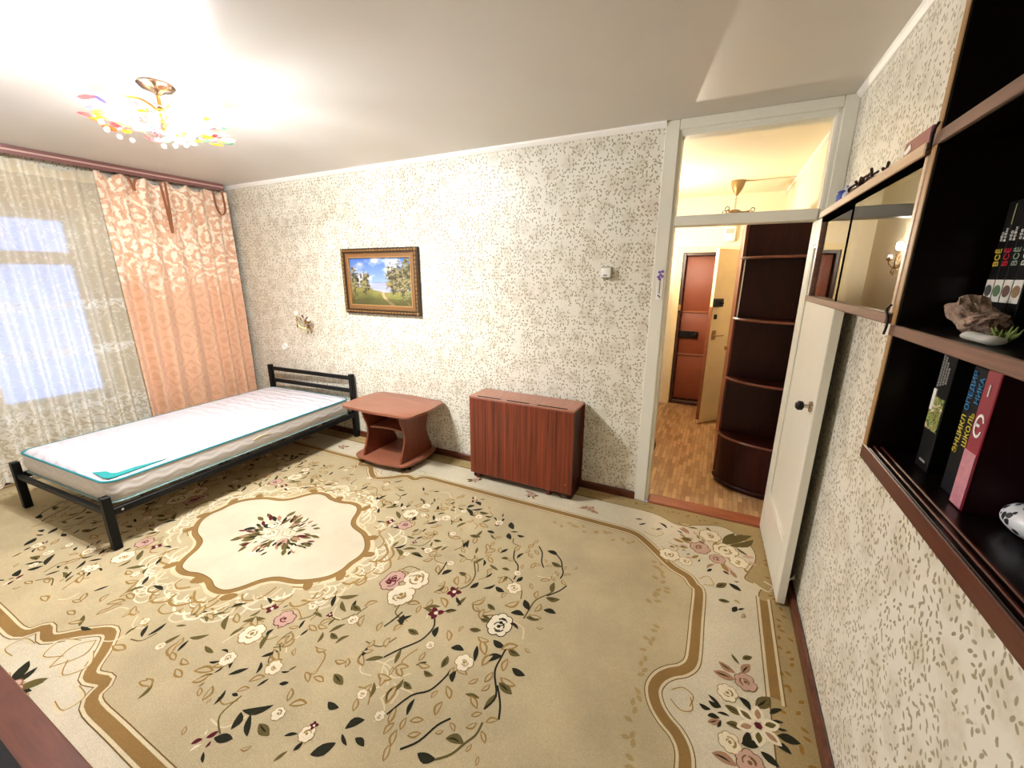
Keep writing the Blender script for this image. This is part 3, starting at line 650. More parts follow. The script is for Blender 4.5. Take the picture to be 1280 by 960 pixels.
MB().lathe([(.007, 0), (.007, .004), (.003, .006)], (-.86, 2.6155, .13), 8, 'y').build('catch', BRASS, fl)

# ------------------------------------------------------------------ painting on the back wall
pic = empty('framed_painting', 'painted landscape with trees, lake and path in a carved gold frame', 'painting', (-2.745, D-.02, 1.55))
px0, px1, pz0, pz1 = -3.185, -2.305, 1.262, 1.838
GOLD = plain('frame_gold', (138, 98, 56), .45, metal=.2, noise=.25, nscale=60)
GOLDD = plain('frame_dark_carving', (62, 42, 24), .45, metal=.3, noise=.5, nscale=70)
def framering(o, i, y0, y1, mat, name, bev=.004):
    mb = MB()
    def bar(a, b, c, d):
        t = [(a[0], y0, a[1]), (b[0], y0, b[1]), (c[0], y0, c[1]), (d[0], y0, d[1])]
        u = [(p[0], y1, p[2]) for p in t]; V = [mb.bm.verts.new(p) for p in t+u]
        for f in ((0, 1, 2, 3), (4, 5, 6, 7), (0, 1, 5, 4), (1, 2, 6, 5), (2, 3, 7, 6), (3, 0, 4, 7)): mb.bm.faces.new([V[k] for k in f])
    O = [(px0+o, pz0+o), (px1-o, pz0+o), (px1-o, pz1-o), (px0+o, pz1-o)]; I = [(px0+i, pz0+i), (px1-i, pz0+i), (px1-i, pz1-i), (px0+i, pz1-i)]
    for k in range(4): bar(O[k], O[(k+1) % 4], I[(k+1) % 4], I[k])
    return mb.build(name, mat, pic, False)
framering(0, .042, D-.035, D-.002, GOLDD, 'outer_moulding')
framering(.040, .076, D-.026, D-.004, GOLD, 'inner_moulding')
framering(.074, .082, D-.030, D-.006, plain('frame_fillet', (184, 138, 88), .35, metal=.3), 'fillet')
mb = MB()
def beads(ax, a, b, c):
    n = int(abs(b-a)/.034)
    for i in range(n):
        t = a+(b-a)*(i+.5)/n; sq = (1.3, .7, .6) if ax == 0 else (.6, .7, 1.3)
        mb.ball((t, D-.036, c) if ax == 0 else (c, D-.036, t), .0135, 8, sq)
for z in (pz0+.02, pz1-.02): beads(0, px0, px1, z)
for x in (px0+.02, px1-.02): beads(2, pz0, pz1, x)
cb_ = mb.build('carving', plain('carved_gold', (150, 112, 62), .4, metal=.3, noise=.6, nscale=50), pic, kind='stuff')
# the canvas: a flat oil landscape painted into the canvas mesh
nx, nz = 170, 112; ix0, ix1, iz0, iz1 = px0+.08, px1-.08, pz0+.08, pz1-.08
def vnoise(x, y, s=0):
    def hsh(i, j): return (math.sin(i*127.1+j*311.7+s*17.3)*43758.5453) % 1
    i, j = math.floor(x), math.floor(y); f, g = x-i, y-j; f = f*f*(3-2*f); g = g*g*(3-2*g)
    return (hsh(i, j)*(1-f)+hsh(i+1, j)*f)*(1-g)+(hsh(i, j+1)*(1-f)+hsh(i+1, j+1)*f)*g
def fbm(x, y, s=0): return .5*vnoise(x, y, s)+.3*vnoise(x*2.1, y*2.1, s+1)+.2*vnoise(x*4.3, y*4.3, s+2)
def mixc(a, b, t): t = max(0, min(1, t)); return tuple(a[k]+(b[k]-a[k])*t for k in range(3))
TREES = [(.06, .36, .075, .33), (.24, .37, .09, .24), (.69, .42, .11, .34), (.84, .34, .09, .30), (.94, .48, .10, .50), (.80, .52, .05, .30)]
def paint(u, v):
    c = mixc((150, 172, 214), (72, 112, 184), (v-.4)/.6)
    cl = fbm(u*4+.3, v*4, 3); c = mixc(c, (216, 212, 220), (cl-.56+.22*(1-abs(v-.60)*2.4))*4)
    if v < .47: c = mixc((146, 154, 196), (184, 182, 206), fbm(u*6, v*40, 5))          # lake
    if .47 <= v < .50 and .36 < u < .62: c = mixc((120, 140, 176), (150, 164, 190), fbm(u*20, v*20))
    sh = .34+.05*math.sin(u*5+1)-.03*(abs(u-.5) < .14)
    if v < sh:
        c = mixc((146, 142, 72), (84, 82, 42), (sh-v)*3+.6*(fbm(u*8, v*20, 8)-.4))
        pc = .60-.10*math.sin((v)*7.5)+(.34-v)*.28; w = .012+(.36-v)*.07
        if abs(u-pc) < w: c = mixc((206, 170, 130), (180, 140, 104), fbm(u*30, v*30))
        if v < .14: c = mixc(c, (70, 66, 34), .5*fbm(u*12, v*12, 2)+.2)
    for k, (tx, tz, rx, rz) in enumerate(TREES):
        d = ((u-tx)/rx)**2+((v-tz-.12)/rz)**2*1.1+(fbm(u*30, v*30, k)-.5)*2.6
        if d < .85:
            n = fbm(u*34+k, v*34, k+4)
            c = mixc((44, 40, 26), (150, 142, 92), n*2.6-.75+(tx-u)*2)
            if n > .62 and k > 1: c = mixc(c, (150, 120, 90), .4)
        if abs(u-tx-.004*math.sin(v*40)) < .007 and tz-.16 < v < tz: c = (66, 52, 40)
    return tuple(min(255, max(0, q)) for q in c)
vs = []; fs = []; cs = []
for j in range(nz+1):
    for i in range(nx+1):
        u, v = i/nx, j/nz; vs.append((ix0+(ix1-ix0)*u-ORG[pic].x, D-.012-ORG[pic].y, iz0+(iz1-iz0)*v-ORG[pic].z)); cs += [*lin(paint(u, v)), 1]
for j in range(nz):
    for i in range(nx): a = j*(nx+1)+i; fs.append((a, a+1, a+nx+2, a+nx+1))
me = bpy.data.meshes.new('canvas'); me.from_pydata(vs, [], fs)
me.color_attributes.new('Col', 'FLOAT_COLOR', 'POINT').data.foreach_set('color', cs)
m, nt, b = newmat('oil_canvas'); vc = N(nt, 'ShaderNodeVertexColor', layer_name='Col'); nt.links.new(vc.outputs[0], b.inputs[0]); b.inputs['Roughness'].default_value = .45
me.materials.append(m); o = bpy.data.objects.new('canvas', me); COL.objects.link(o); o.parent = pic

# ------------------------------------------------------------------ small things on the back wall
def text_mesh(body, size, mat, parent, mtx, extr=.0004, name='lettering', align='CENTER', sx=1.0):
    cu = bpy.data.curves.new('lettering', 'FONT'); cu.body = body; cu.size = size; cu.align_x = align; cu.align_y = 'CENTER'; cu.extrude = extr; cu.resolution_u = 3
    t = bpy.data.objects.new('lettering_tmp', cu); COL.objects.link(t)
    dg = bpy.context.evaluated_depsgraph_get(); me = bpy.data.meshes.new_from_object(t.evaluated_get(dg))
    bpy.data.objects.remove(t); bpy.data.curves.remove(cu)
    me.transform(Matrix.Diagonal((sx, 1, 1, 1))); me.transform(mtx)
    p = parent
    while p.parent is not None: p = p.parent
    me.transform(Matrix.Translation(-ORG.get(p, Vector((0, 0, 0)))))
    me.materials.clear(); me.materials.append(mat)
    o = bpy.data.objects.new(name, me); COL.objects.link(o); o.parent = parent
    return o
sw = empty('wall_switch', 'small white raised wall switch near the door frame', 'switch', (-.713, D, 1.629))
MB().box(-.751, -.675, D-.010, D, 1.592, 1.668, bev=.003).build('back_plate', plain('grey_plate', (150, 142, 120), .5), sw, False)
MB().box(-.747, -.681, D-.046, D-.008, 1.597, 1.662, bev=.008, seg=2).build('housing', WHITEP, sw)
for x in (-.722, -.708): MB().ball((x, D-.046, 1.612), .0045, 8).build('screw', BLACK, sw)
th = empty('thermometer', 'narrow white wall thermometer with purple flowers on the door frame', 'thermometer', (-.362, D-.012, 1.457))
MB().box(-.381, -.343, D-.018, D-.0125, 1.458, 1.645, bev=.002).build('backing', WHITEP, th, False)
MB().tube([(-.362, D-.020, 1.50), (-.362, D-.020, 1.585)], .0025, 6).build('tube', plain('tube_red', (150, 40, 40), .2), th)
for z in range(9): MB().box(-.374, -.367, D-.0188, D-.0178, 1.505+z*.009, 1.5065+z*.009).build('mark', BLACK, th, False)
PURP = plain('purple_petals', (126, 92, 168), .6, noise=.3, nscale=200)
for x, z in ((-.37, 1.632), (-.352, 1.636), (-.362, 1.615), (-.374, 1.603), (-.352, 1.606), (-.366, 1.59)): MB().ball((x, D-.0195, z), .0095, 8, (1, .25, 1)).build('flower', PURP, th)
for x, z in ((-.357, 1.477), (-.366, 1.485)): MB().ball((x, D-.0195, z), .005, 8, (1, .4, 1)).build('bulb', plain('bulb_dark', (70, 34, 34), .3) if z < 1.48 else BLACK, th)
so = empty('wall_socket', 'round white power socket low on the wall above the headboard', 'socket', (-4.19, D, .85))
MB().lathe([(.038, 0), (.038, -.012), (.034, -.02), (.02, -.02), (.019, -.01)], (-4.19, D, .851), 20, 'y').build('housing', WHITEP, so)
for x in (-4.198, -4.182): MB().lathe([(.003, 0), (.003, -.003)], (x, D-.010, .851), 8, 'y').build('hole', BLACK, so)

# wall sconces (one dark by the bed, one lit in the hall)
CREAMM = plain('cream_enamel', (228, 214, 190), .4); REDB = plain('dark_red_leaf', (74, 30, 26), .4); GOLDL = plain('gilt_leaf', (150, 120, 62), .35, metal=.6)
def sconce(root, c, d, lit):
    """c: wall point, d: outward direction (unit, horizontal)"""
    c = Vector(c); d = Vector(d); s = Vector((-d.y, d.x, 0)); u = Vector((0, 0, 1))
    P = lambda a, b, e: c+s*a+u*b+d*e
    mb = MB(); m4 = Matrix((( s.x, u.x, d.x, 0), (s.y, u.y, d.y, 0), (s.z, u.z, d.z, 0), (0, 0, 0, 1)))
    t = bmesh.new(); bmesh.ops.create_uvsphere(t, u_segments=16, v_segments=10, radius=.04)
    for v in t.verts: v.co.z *= .35
    t.transform(m4); 
    for v in t.verts: v.co += P(0, -.03, .01)
    mb._take(t); mb.build('back_plate', CREAMM, root)
    for k, (a1, b1) in enumerate(((-.09, .06), (.085, .0))):
        pts = catmull([P(0, -.03, .02), P(a1*.3, -.06, .06), P(a1*.8, -.02, .09), P(a1, b1, .085)], 5)
        MB().tube(pts, .0045, 6).build('arm', BRASS, root)
        MB().lathe([(.008, 0), (.02, .006), (.022, .018), (.012, .022)], P(a1, b1, .085), 12).build('cup', BRASS if k else CREAMM, root)
        if lit and k == 0: MB().ball(P(a1, b1+.05, .085), .022, 12, (1, 1, 1.5)).build('bulb', emis('hall_bulb', (1, .90, .74), HALL), root)
        else: MB().ball(P(a1, b1+.03, .085), .017, 10, (1, 1, 1.4)).build('bulb', WHITEP, root)
    lf = ((-.12, .02, -.6, REDB), (-.125, -.045, 0, REDB), (-.03, .06, .9, REDB), (.03, .045, -.9, REDB), (-.06, .03, .4, GOLDL), (.06, -.055, .5, GOLDL), (.02, -.10, -.3, GOLDL), (-.05, -.09, .8, CREAMM), (.075, -.09, -.7, GOLDL))
    for a, b, an, mt in lf:
        mb = MB(); t = bmesh.new(); bmesh.ops.create_uvsphere(t, u_segments=8, v_segments=6, radius=.022)
        for v in t.verts: v.co = Vector((v.co.x*.45, v.co.y, v.co.z*.25))
        t.transform(Matrix.Rotation(an, 4, 'Z')); t.transform(m4)
        for v in t.verts: v.co += P(a, b, .06)
        mb._take(t); mb.build('leaf', mt, root)
        if (a, b) != (0, 0): MB().tube(catmull([P(a*.3, -.03, .035), P(a*.7, b*.6-.01, .06), P(a, b, .06)], 3), .002, 5).build('stem', BRASS, root)
    fc = P(.055, .015, .095)
    for k in range(6):
        a = k*math.pi/3; mb = MB(); t = bmesh.new(); bmesh.ops.create_uvsphere(t, u_segments=8, v_segments=6, radius=.013)
        for v in t.verts: v.co = Vector((v.co.x, v.co.y*.7, v.co.z*.35))
        t.transform(Matrix.Translation((.013*math.cos(a), .013*math.sin(a), .0)) @ Matrix.Rotation(a, 4, 'Z')); t.transform(m4)
        for v in t.verts: v.co += fc
        mb._take(t); mb.build('petal', GOLDL if k % 2 else plain('bronze_petal', (110, 66, 40), .4) if k == 0 else bpy.data.materials['bronze_petal'], root)
s1 = empty('wall_sconce', 'unlit cream and brass floral wall sconce with dark red buds above the bed', 'wall lamp', (-3.745, D, 1.12))
sconce(s1, (-3.745, D, 1.14), (0, -1, 0), False)
MB().tube([(-3.70, D-.003, 1.09), (-3.70, D-.003, .70)], .0025, 6).build('cord', plain('cord_white', (226, 216, 190), .5), s1)
s2 = empty('hall_sconce', 'lit floral wall sconce on the hall wall, mirrored in the cabinet glass', 'wall lamp', (HX0, 4.58, 1.74))
sconce(s2, (HX0, 4.58, 1.74), (1, 0, 0), True)

# ------------------------------------------------------------------ ceiling lamp
LX, LY = -2.58, 1.30
lamp = empty('ceiling_lamp', 'ceiling lamp with white globes above a spray of coloured glass petals', 'ceiling lamp', (LX, LY, 2.34))
MB().lathe([(.075, H), (.078, H-.01), (.06, H-.028), (.03, H-.034), (.012, H-.05)], (LX, LY, 0), 24).build('canopy', plain('smoky_chrome', (96, 80, 62), .18, metal=.9), lamp)
MB().lathe([(.009, 2.455), (.009, 2.40), (.022, 2.39), (.026, 2.365), (.014, 2.34), (.02, 2.325), (.008, 2.30)], (LX, LY, 0), 14).build('stem', BRASS, lamp)
def petalmat(name, rgb):
    m, nt, b = newmat(name); nt.nodes.remove(b); out = nt.nodes['Material Output']; c = lin(rgb)
    tr = N(nt, 'ShaderNodeBsdfTransparent'); tr.inputs[0].default_value = (*[.4+.6*v for v in c], 1)
    df = N(nt, 'ShaderNodeBsdfDiffuse'); df.inputs[0].default_value = (*c, 1)
    tl = N(nt, 'ShaderNodeBsdfTranslucent'); tl.inputs[0].default_value = (*c, 1)
    gl = N(nt, 'ShaderNodeBsdfGlossy'); gl.inputs['Roughness'].default_value = .1
    c = [v*.7 for v in c]; df.inputs[0].default_value = (*c, 1); tl.inputs[0].default_value = (*c, 1)
    a = N(nt, 'ShaderNodeMixShader', i_Fac=.4); nt.links.new(df.outputs[0], a.inputs[1]); nt.links.new(tl.outputs[0], a.inputs[2])
    e = N(nt, 'ShaderNodeMixShader', i_Fac=.45); nt.links.new(tr.outputs[0], e.inputs[1]); nt.links.new(a.outputs[0], e.inputs[2])
    f = N(nt, 'ShaderNodeMixShader', i_Fac=.07); nt.links.new(e.outputs[0], f.inputs[1]); nt.links.new(gl.outputs[0], f.inputs[2])
    nt.links.new(f.outputs[0], out.inputs[0]); return m
FROST, _nt, _b = newmat('frosted_cup'); _tl = N(_nt, 'ShaderNodeBsdfTranslucent'); _df = N(_nt, 'ShaderNodeBsdfDiffuse'); _mx = N(_nt, 'ShaderNodeMixShader', i_Fac=.32)
for _s in (_tl, _df): _s.inputs[0].default_value = (.6, .62, .65, 1)
_nt.links.new(_df.outputs[0], _mx.inputs[1]); _nt.links.new(_tl.outputs[0], _mx.inputs[2]); _nt.links.new(_mx.outputs[0], _nt.nodes['Material Output'].inputs[0])
GLOBE = emis('lit_globe', (.89, .945, 1.0), LAMP)
for k in range(3):
    a = math.radians(20+120*k); q = (LX+.15*math.cos(a), LY+.15*math.sin(a))
    MB().tube(catmull([(LX, LY, 2.375), (LX+.07*math.cos(a), LY+.07*math.sin(a), 2.415), (q[0], q[1], 2.402)], 5), .005, 6).build('arm', BRASS, lamp)
    h = MB().lathe([(.054, 2.352), (.048, 2.380), (.026, 2.398), (.008, 2.402)], (*q, 0), 16, cap=False).build('added_shade_cup', FROST, lamp)  # cup added over the globe, shaped to dim the ceiling hot spot
    MB().ball((*q, 2.360), .036, 16).build('globe', GLOBE, lamp)
PET = [petalmat('petal_'+n, c) for n, c in (('yellow', (250, 200, 40)), ('orange', (240, 150, 40)), ('green', (110, 170, 130)), ('clear', (245, 240, 235)), ('pink', (220, 120, 120)), ('violet', (130, 120, 180)), ('clear2', (250, 245, 240)), ('ruby', (150, 50, 50)))]
pm = []
for m in PET:
    mb = MB().ball((0, 0, 0), 1, 8, (.034, .017, .005)); o = mb.build('petal', m, lamp, world=False); pm.append(o.data); bpy.data.objects.remove(o)
rnd = random.Random(4)
for i in range(92):
    t = math.sqrt((i+.5)/92); a = i*2.39996; r = .05+.235*t
    z = 2.300+.03*t+rnd.uniform(-.028, .022); x, y = LX+r*math.cos(a), LY+r*math.sin(a)
    o = bpy.data.objects.new('petal', rnd.choice(pm)); COL.objects.link(o); o.parent = lamp
    o.location = (x-LX, y-LY, z-2.34); s = rnd.uniform(.75, 1.15); o.scale = (s, s, s)
    o.rotation_euler = (rnd.uniform(-.7, .7), rnd.uniform(-.5, .3), a+rnd.uniform(-.8, .8))
for k in range(18):
    a = k*.349+.1; r = rnd.uniform(.2, .27)
    MB().tube(catmull([(LX+.02*math.cos(a), LY+.02*math.sin(a), 2.325), (LX+.5*r*math.cos(a+.1), LY+.5*r*math.sin(a+.1), 2.290), (LX+r*math.cos(a), LY+r*math.sin(a), 2.325)], 4), .0018, 5).build('wire_stem', CHROME, lamp)
bd = MB().ball((0, 0, 0), .011, 8).build('bead', PET[3], lamp, world=False); bdm = bd.data; bpy.data.objects.remove(bd)
for k in range(14):
    a = k*2.4; r = rnd.uniform(.1, .26); o = bpy.data.objects.new('bead', bdm); COL.objects.link(o); o.parent = lamp; o.location = (r*math.cos(a), r*math.sin(a), rnd.uniform(-.085, -.06))

# ------------------------------------------------------------------ curtains
ROD = plain('mauve_rail', (128, 84, 78), .4); RODL = plain('rail_stripe', (206, 170, 160), .3)
rail = empty('curtain_rail', 'mauve brown ceiling curtain rail above the window', 'curtain rail', (L+.12, 1.2, H))
MB().box(L+.06, L+.17, YB+.01, 2.82, H-.022, H, bev=.003).build('track', ROD, rail, False)
MB().box(L+.165, L+.18, YB+.01, 2.82, H-.062, H, bev=.004).build('fascia', ROD, rail, False)
MB().box(L+.1795, L+.184, YB+.012, 2.818, H-.036, H-.024, bev=.001).build('stripe', RODL, rail, False)

def peachmat():
    m, nt, b = newmat('peach_jacquard'); lk = nt.links.new
    tc = N(nt, 'ShaderNodeTexCoord'); sp = N(nt, 'ShaderNodeSeparateXYZ'); lk(tc.outputs['UV'], sp.inputs[0])
    cb = N(nt, 'ShaderNodeCombineXYZ'); lk(sp.outputs[0], cb.inputs[0]); lk(sp.outputs[1], cb.inputs[1]); uv = cb.outputs[0]
    wn = N(nt, 'ShaderNodeTexNoise', i_Scale=9.0, i_Detail=3.0); lk(uv, wn.inputs[0])
    wo = N(nt, 'ShaderNodeMix', data_type='VECTOR'); wo.inputs[0].default_value = .14; lk(uv, wo.inputs[4]); lk(wn.outputs['Color'], wo.inputs[5])
    v = N(nt, 'ShaderNodeTexVoronoi', voronoi_dimensions='2D', feature='F1', i_Scale=7.5); lk(wo.outputs[1], v.inputs['Vector'])
    # concentric petals of each bloom
    ws = N(nt, 'ShaderNodeMath', operation='SINE'); mm = N(nt, 'ShaderNodeMath', operation='MULTIPLY'); lk(v.outputs['Distance'], mm.inputs[0]); mm.inputs[1].default_value = 15; lk(mm.outputs[0], ws.inputs[0])
    n2 = N(nt, 'ShaderNodeTexNoise', i_Scale=34.0, i_Detail=3.0); lk(uv, n2.inputs[0])
    ad = N(nt, 'ShaderNodeMath', operation='MULTIPLY_ADD'); lk(n2.outputs['Fac'], ad.inputs[0]); ad.inputs[1].default_value = 5.5; lk(ws.outputs[0], ad.inputs[2])
    th = N(nt, 'ShaderNodeMapRange', interpolation_type='SMOOTHSTEP'); lk(ad.outputs[0], th.inputs[0]); th.inputs[1].default_value = 2.75; th.inputs[2].default_value = 3.05
    # the white flowers thin out downwards
    zf = N(nt, 'ShaderNodeMapRange', interpolation_type='SMOOTHSTEP'); ze = N(nt, 'ShaderNodeMath', operation='MULTIPLY_ADD'); lk(wn.outputs['Fac'], ze.inputs[0]); ze.inputs[1].default_value = .9; lk(sp.outputs[1], ze.inputs[2])
    lk(ze.outputs[0], zf.inputs[0]); zf.inputs[1].default_value = 1.85; zf.inputs[2].default_value = 2.15
    wf = N(nt, 'ShaderNodeMath', operation='MULTIPLY'); lk(th.outputs[0], wf.inputs[0]); lk(zf.outputs[0], wf.inputs[1])
    # ogee damask lattice
    so = N(nt, 'ShaderNodeSeparateXYZ'); wd_ = N(nt, 'ShaderNodeMix', data_type='VECTOR'); wd_.inputs[0].default_value = .05; lk(uv, wd_.inputs[4]); lk(wn.outputs['Color'], wd_.inputs[5]); lk(wd_.outputs[1], so.inputs[0])
    def co(sock, per):
        k = N(nt, 'ShaderNodeMath', operation='MULTIPLY'); lk(sock, k.inputs[0]); k.inputs[1].default_value = 2*math.pi/per
        c = N(nt, 'ShaderNodeMath', operation='COSINE'); lk(k.outputs[0], c.inputs[0]); return c.outputs[0]
    sm = N(nt, 'ShaderNodeMath', operation='ADD'); lk(co(so.outputs[0], .20), sm.inputs[0]); lk(co(so.outputs[1], .26), sm.inputs[1])
    k2 = N(nt, 'ShaderNodeMath', operation='MULTIPLY_ADD'); lk(n2.outputs['Fac'], k2.inputs[0]); k2.inputs[1].default_value = 1.6; lk(sm.outputs[0], k2.inputs[2])
    k3 = N(nt, 'ShaderNodeMath', operation='MULTIPLY'); lk(k2.outputs[0], k3.inputs[0]); k3.inputs[1].default_value = 4.2
    s2 = N(nt, 'ShaderNodeMath', operation='SINE'); lk(k3.outputs[0], s2.inputs[0])
    t2 = N(nt, 'ShaderNodeMapRange', interpolation_type='SMOOTHSTEP'); lk(s2.outputs[0], t2.inputs[0]); t2.inputs[1].default_value = .25; t2.inputs[2].default_value = .7
    c1 = N(nt, 'ShaderNodeMix', data_type='RGBA'); lk(t2.outputs[0], c1.inputs[0]); c1.inputs[6].default_value = (*lin((230, 184, 150)), 1); c1.inputs[7].default_value = (*lin((219, 170, 134)), 1)
    c2 = N(nt, 'ShaderNodeMix', data_type='RGBA'); lk(wf.outputs[0], c2.inputs[0]); lk(c1.outputs[2], c2.inputs[6]); c2.inputs[7].default_value = (*lin((250, 232, 208)), 1)
    lk(c2.outputs[2], b.inputs['Base Color']); b.inputs['Roughness'].default_value = .42; b.inputs['Sheen Weight'].default_value = .3
    b.inputs['Specular IOR Level'].default_value = .4
    return m
def cloth(name, y0, y1, z0, z1, xc, fold, nu, nv, mat, parent, taper=None):
    vs, fs, uvs = [], [], []
    for i in range(nu+1):
        for j in range(nv+1):
            t, h = i/nu, j/nv; z = z0+(z1-z0)*h; y = y0+(y1-y0)*t
            dx, dy, dz = fold(y, h); vs.append(Vector((xc+dx, y+dy, z+dz))); uvs.append((y*1.25, z))
    for i in range(nu):
        for j in range(nv): a = i*(nv+1)+j; fs.append((a, a+nv+1, a+nv+2, a+1))
    p = parent
    off = ORG[p]
    me = bpy.data.meshes.new(name); me.from_pydata([v-off for v in vs], [], fs); me.shade_smooth(); me.materials.append(mat)
    ul = me.uv_layers.new(name='UVMap')
    for lp in me.loops: ul.data[lp.index].uv = uvs[lp.vertex_index]
    o = bpy.data.objects.new(name, me); COL.objects.link(o); o.parent = parent
    return o
pc = empty('peach_curtain', 'peach satin curtain with white flowers hanging in the corner by the bed', 'curtain', (L+.14, 2.31, 0))
def pfold(y, h):
    ph = y*2*math.pi/.15+1.1*math.sin(y*7)+.6*math.sin(h*3+y*4)
    A = .016+.026*(1-h)**.6
    top = max(0, h-.965)/.035
    sag = -.045*top*(.5-.5*math.cos((y-1.81)*2*math.pi/.17))
    return (A*math.sin(ph)+.012*math.sin(y*9.3+2)*(1-h), .018*(1-h)*math.sin(y*11), sag)
cloth('cloth', 1.81, 2.85, .02, 2.435, L+.14, pfold, 150, 60, peachmat(), pc)
RIB = plain('brown_ribbon', (150, 92, 60), .5)
def ribbon(pts, w=.022):
    mb = MB(); P = catmull([Vector(p) for p in pts], 6)
    for a, b in zip(P, P[1:]):
        mb.quad(a+Vector((.0, -w/2, 0)), a+Vector((0, w/2, 0)), b+Vector((0, w/2, 0)), b+Vector((0, -w/2, 0)))
    bmesh.ops.remove_doubles(mb.bm, verts=mb.bm.verts[:], dist=1e-5)
    for f in list(mb.bm.faces): pass
    return mb.build('tie_ribbon', RIB, pc)
XR = L+.190
ribbon([(XR, 2.01, 2.425), (XR+.006, 2.03, 2.37), (XR, 2.045, 2.31), (XR, 2.05, 2.36), (XR, 2.075, 2.425)])
ribbon([(XR, 2.25, 2.425), (XR+.006, 2.262, 2.20), (XR, 2.275, 1.98), (XR+.004, 2.285, 2.2), (XR, 2.29, 2.425)])
ribbon([(XR, 2.70, 2.425), (XR+.006, 2.705, 2.28), (XR, 2.745, 2.20), (XR+.004, 2.79, 2.25), (XR, 2.785, 2.425)])
for k in range(7): MB().tube([(L+.155, 1.84+k*.16, 2.42), (L+.155, 1.84+k*.16, H-.024)], .004, 6).build('hook', plain('hook_pale', (220, 190, 170), .4) if k == 0 else bpy.data.materials['hook_pale'], pc)

def tullemat():
    m, nt, b = newmat('embroidered_tulle'); lk = nt.links.new; out = nt.nodes['Material Output']; nt.nodes.remove(b)
    tc = N(nt, 'ShaderNodeTexCoord'); uv = tc.outputs['UV']; sp = N(nt, 'ShaderNodeSeparateXYZ'); lk(uv, sp.inputs[0])
    def emb(scale, thr):
        n = N(nt, 'ShaderNodeTexNoise', i_Scale=scale, i_Detail=3.0, i_Distortion=1.2); lk(uv, n.inputs[0])
        t = N(nt, 'ShaderNodeMapRange', interpolation_type='SMOOTHSTEP'); lk(n.outputs['Fac'], t.inputs[0]); t.inputs[1].default_value = thr; t.inputs[2].default_value = thr+.05
        return t.outputs[0]
    e1 = emb(30, .56); e2 = emb(26, .47)
    def band(z, w):
        d = N(nt, 'ShaderNodeMath', operation='SUBTRACT'); lk(sp.outputs[1], d.inputs[0]); d.inputs[1].default_value = z
        a = N(nt, 'ShaderNodeMath', operation='ABSOLUTE'); lk(d.outputs[0], a.inputs[0])
        r = N(nt, 'ShaderNodeMapRange', interpolation_type='SMOOTHSTEP'); lk(a.outputs[0], r.inputs[0]); r.inputs[1].default_value = w*.6; r.inputs[2].default_value = w; r.inputs[3].default_value = 1; r.inputs[4].default_value = 0
        return r.outputs[0]
    def op(k, a, b_):
        n = N(nt, 'ShaderNodeMath', operation=k)
        for i, q in enumerate((a, b_)):
            if isinstance(q, float): n.inputs[i].default_value = q
            else: lk(q, n.inputs[i])
        return n.outputs[0]
    bands = op('MAXIMUM', op('MAXIMUM', band(1.36, .05), band(.98, .05)), op('MAXIMUM', band(.36, .28), band(.0, .2)))
    e = op('MAXIMUM', op('MULTIPLY', e1, .55), op('MULTIPLY', e2, bands))
    solid = op('MINIMUM', op('ADD', op('MULTIPLY', e, .20), .76), .97)
    tape = N(nt, 'ShaderNodeMapRange'); lk(sp.outputs[1], tape.inputs[0]); tape.inputs[1].default_value = 2.33; tape.inputs[2].default_value = 2.34
    solid = op('MINIMUM', op('ADD', solid, op('MULTIPLY', tape.outputs[0], .4)), .97)
    c = N(nt, 'ShaderNodeMix', data_type='RGBA'); lk(e, c.inputs[0]); c.inputs[6].default_value = (*lin((238, 226, 200)), 1); c.inputs[7].default_value = (*lin((250, 246, 236)), 1)
    df = N(nt, 'ShaderNodeBsdfDiffuse'); tl = N(nt, 'ShaderNodeBsdfTranslucent'); lk(c.outputs[2], df.inputs[0]); lk(c.outputs[2], tl.inputs[0])
    mx = N(nt, 'ShaderNodeMixShader', i_Fac=.25); lk(df.outputs[0], mx.inputs[1]); lk(tl.outputs[0], mx.inputs[2])
    tr = N(nt, 'ShaderNodeBsdfTransparent'); fx = N(nt, 'ShaderNodeMixShader'); lk(solid, fx.inputs[0]); lk(tr.outputs[0], fx.inputs[1]); lk(mx.outputs[0], fx.inputs[2])
    lk(fx.outputs[0], out.inputs[0]); return m
tl = empty('tulle_curtain', 'sheer cream embroidered lace curtain hanging across the window', 'curtain', (L+.10, .75, 0))
def tfold(y, h):
    ph = y*2*math.pi/.105+1.2*math.sin(y*9)+.8*math.sin(y*3+h*2)
    return ((.024+.022*(1-h))*math.sin(ph), .012*(1-h)*math.sin(y*13+h*2), .012*(1-h)**8*math.sin(y*60)-(.03*max(0, h-.97)/.03*(.5-.5*math.cos((y-1.4)*2*math.pi/.4)) if y > 1.4 else 0))
cloth('lace', YB+.05, 1.86, .022, 2.425, L+.10, tfold, 300, 50, tullemat(), tl)

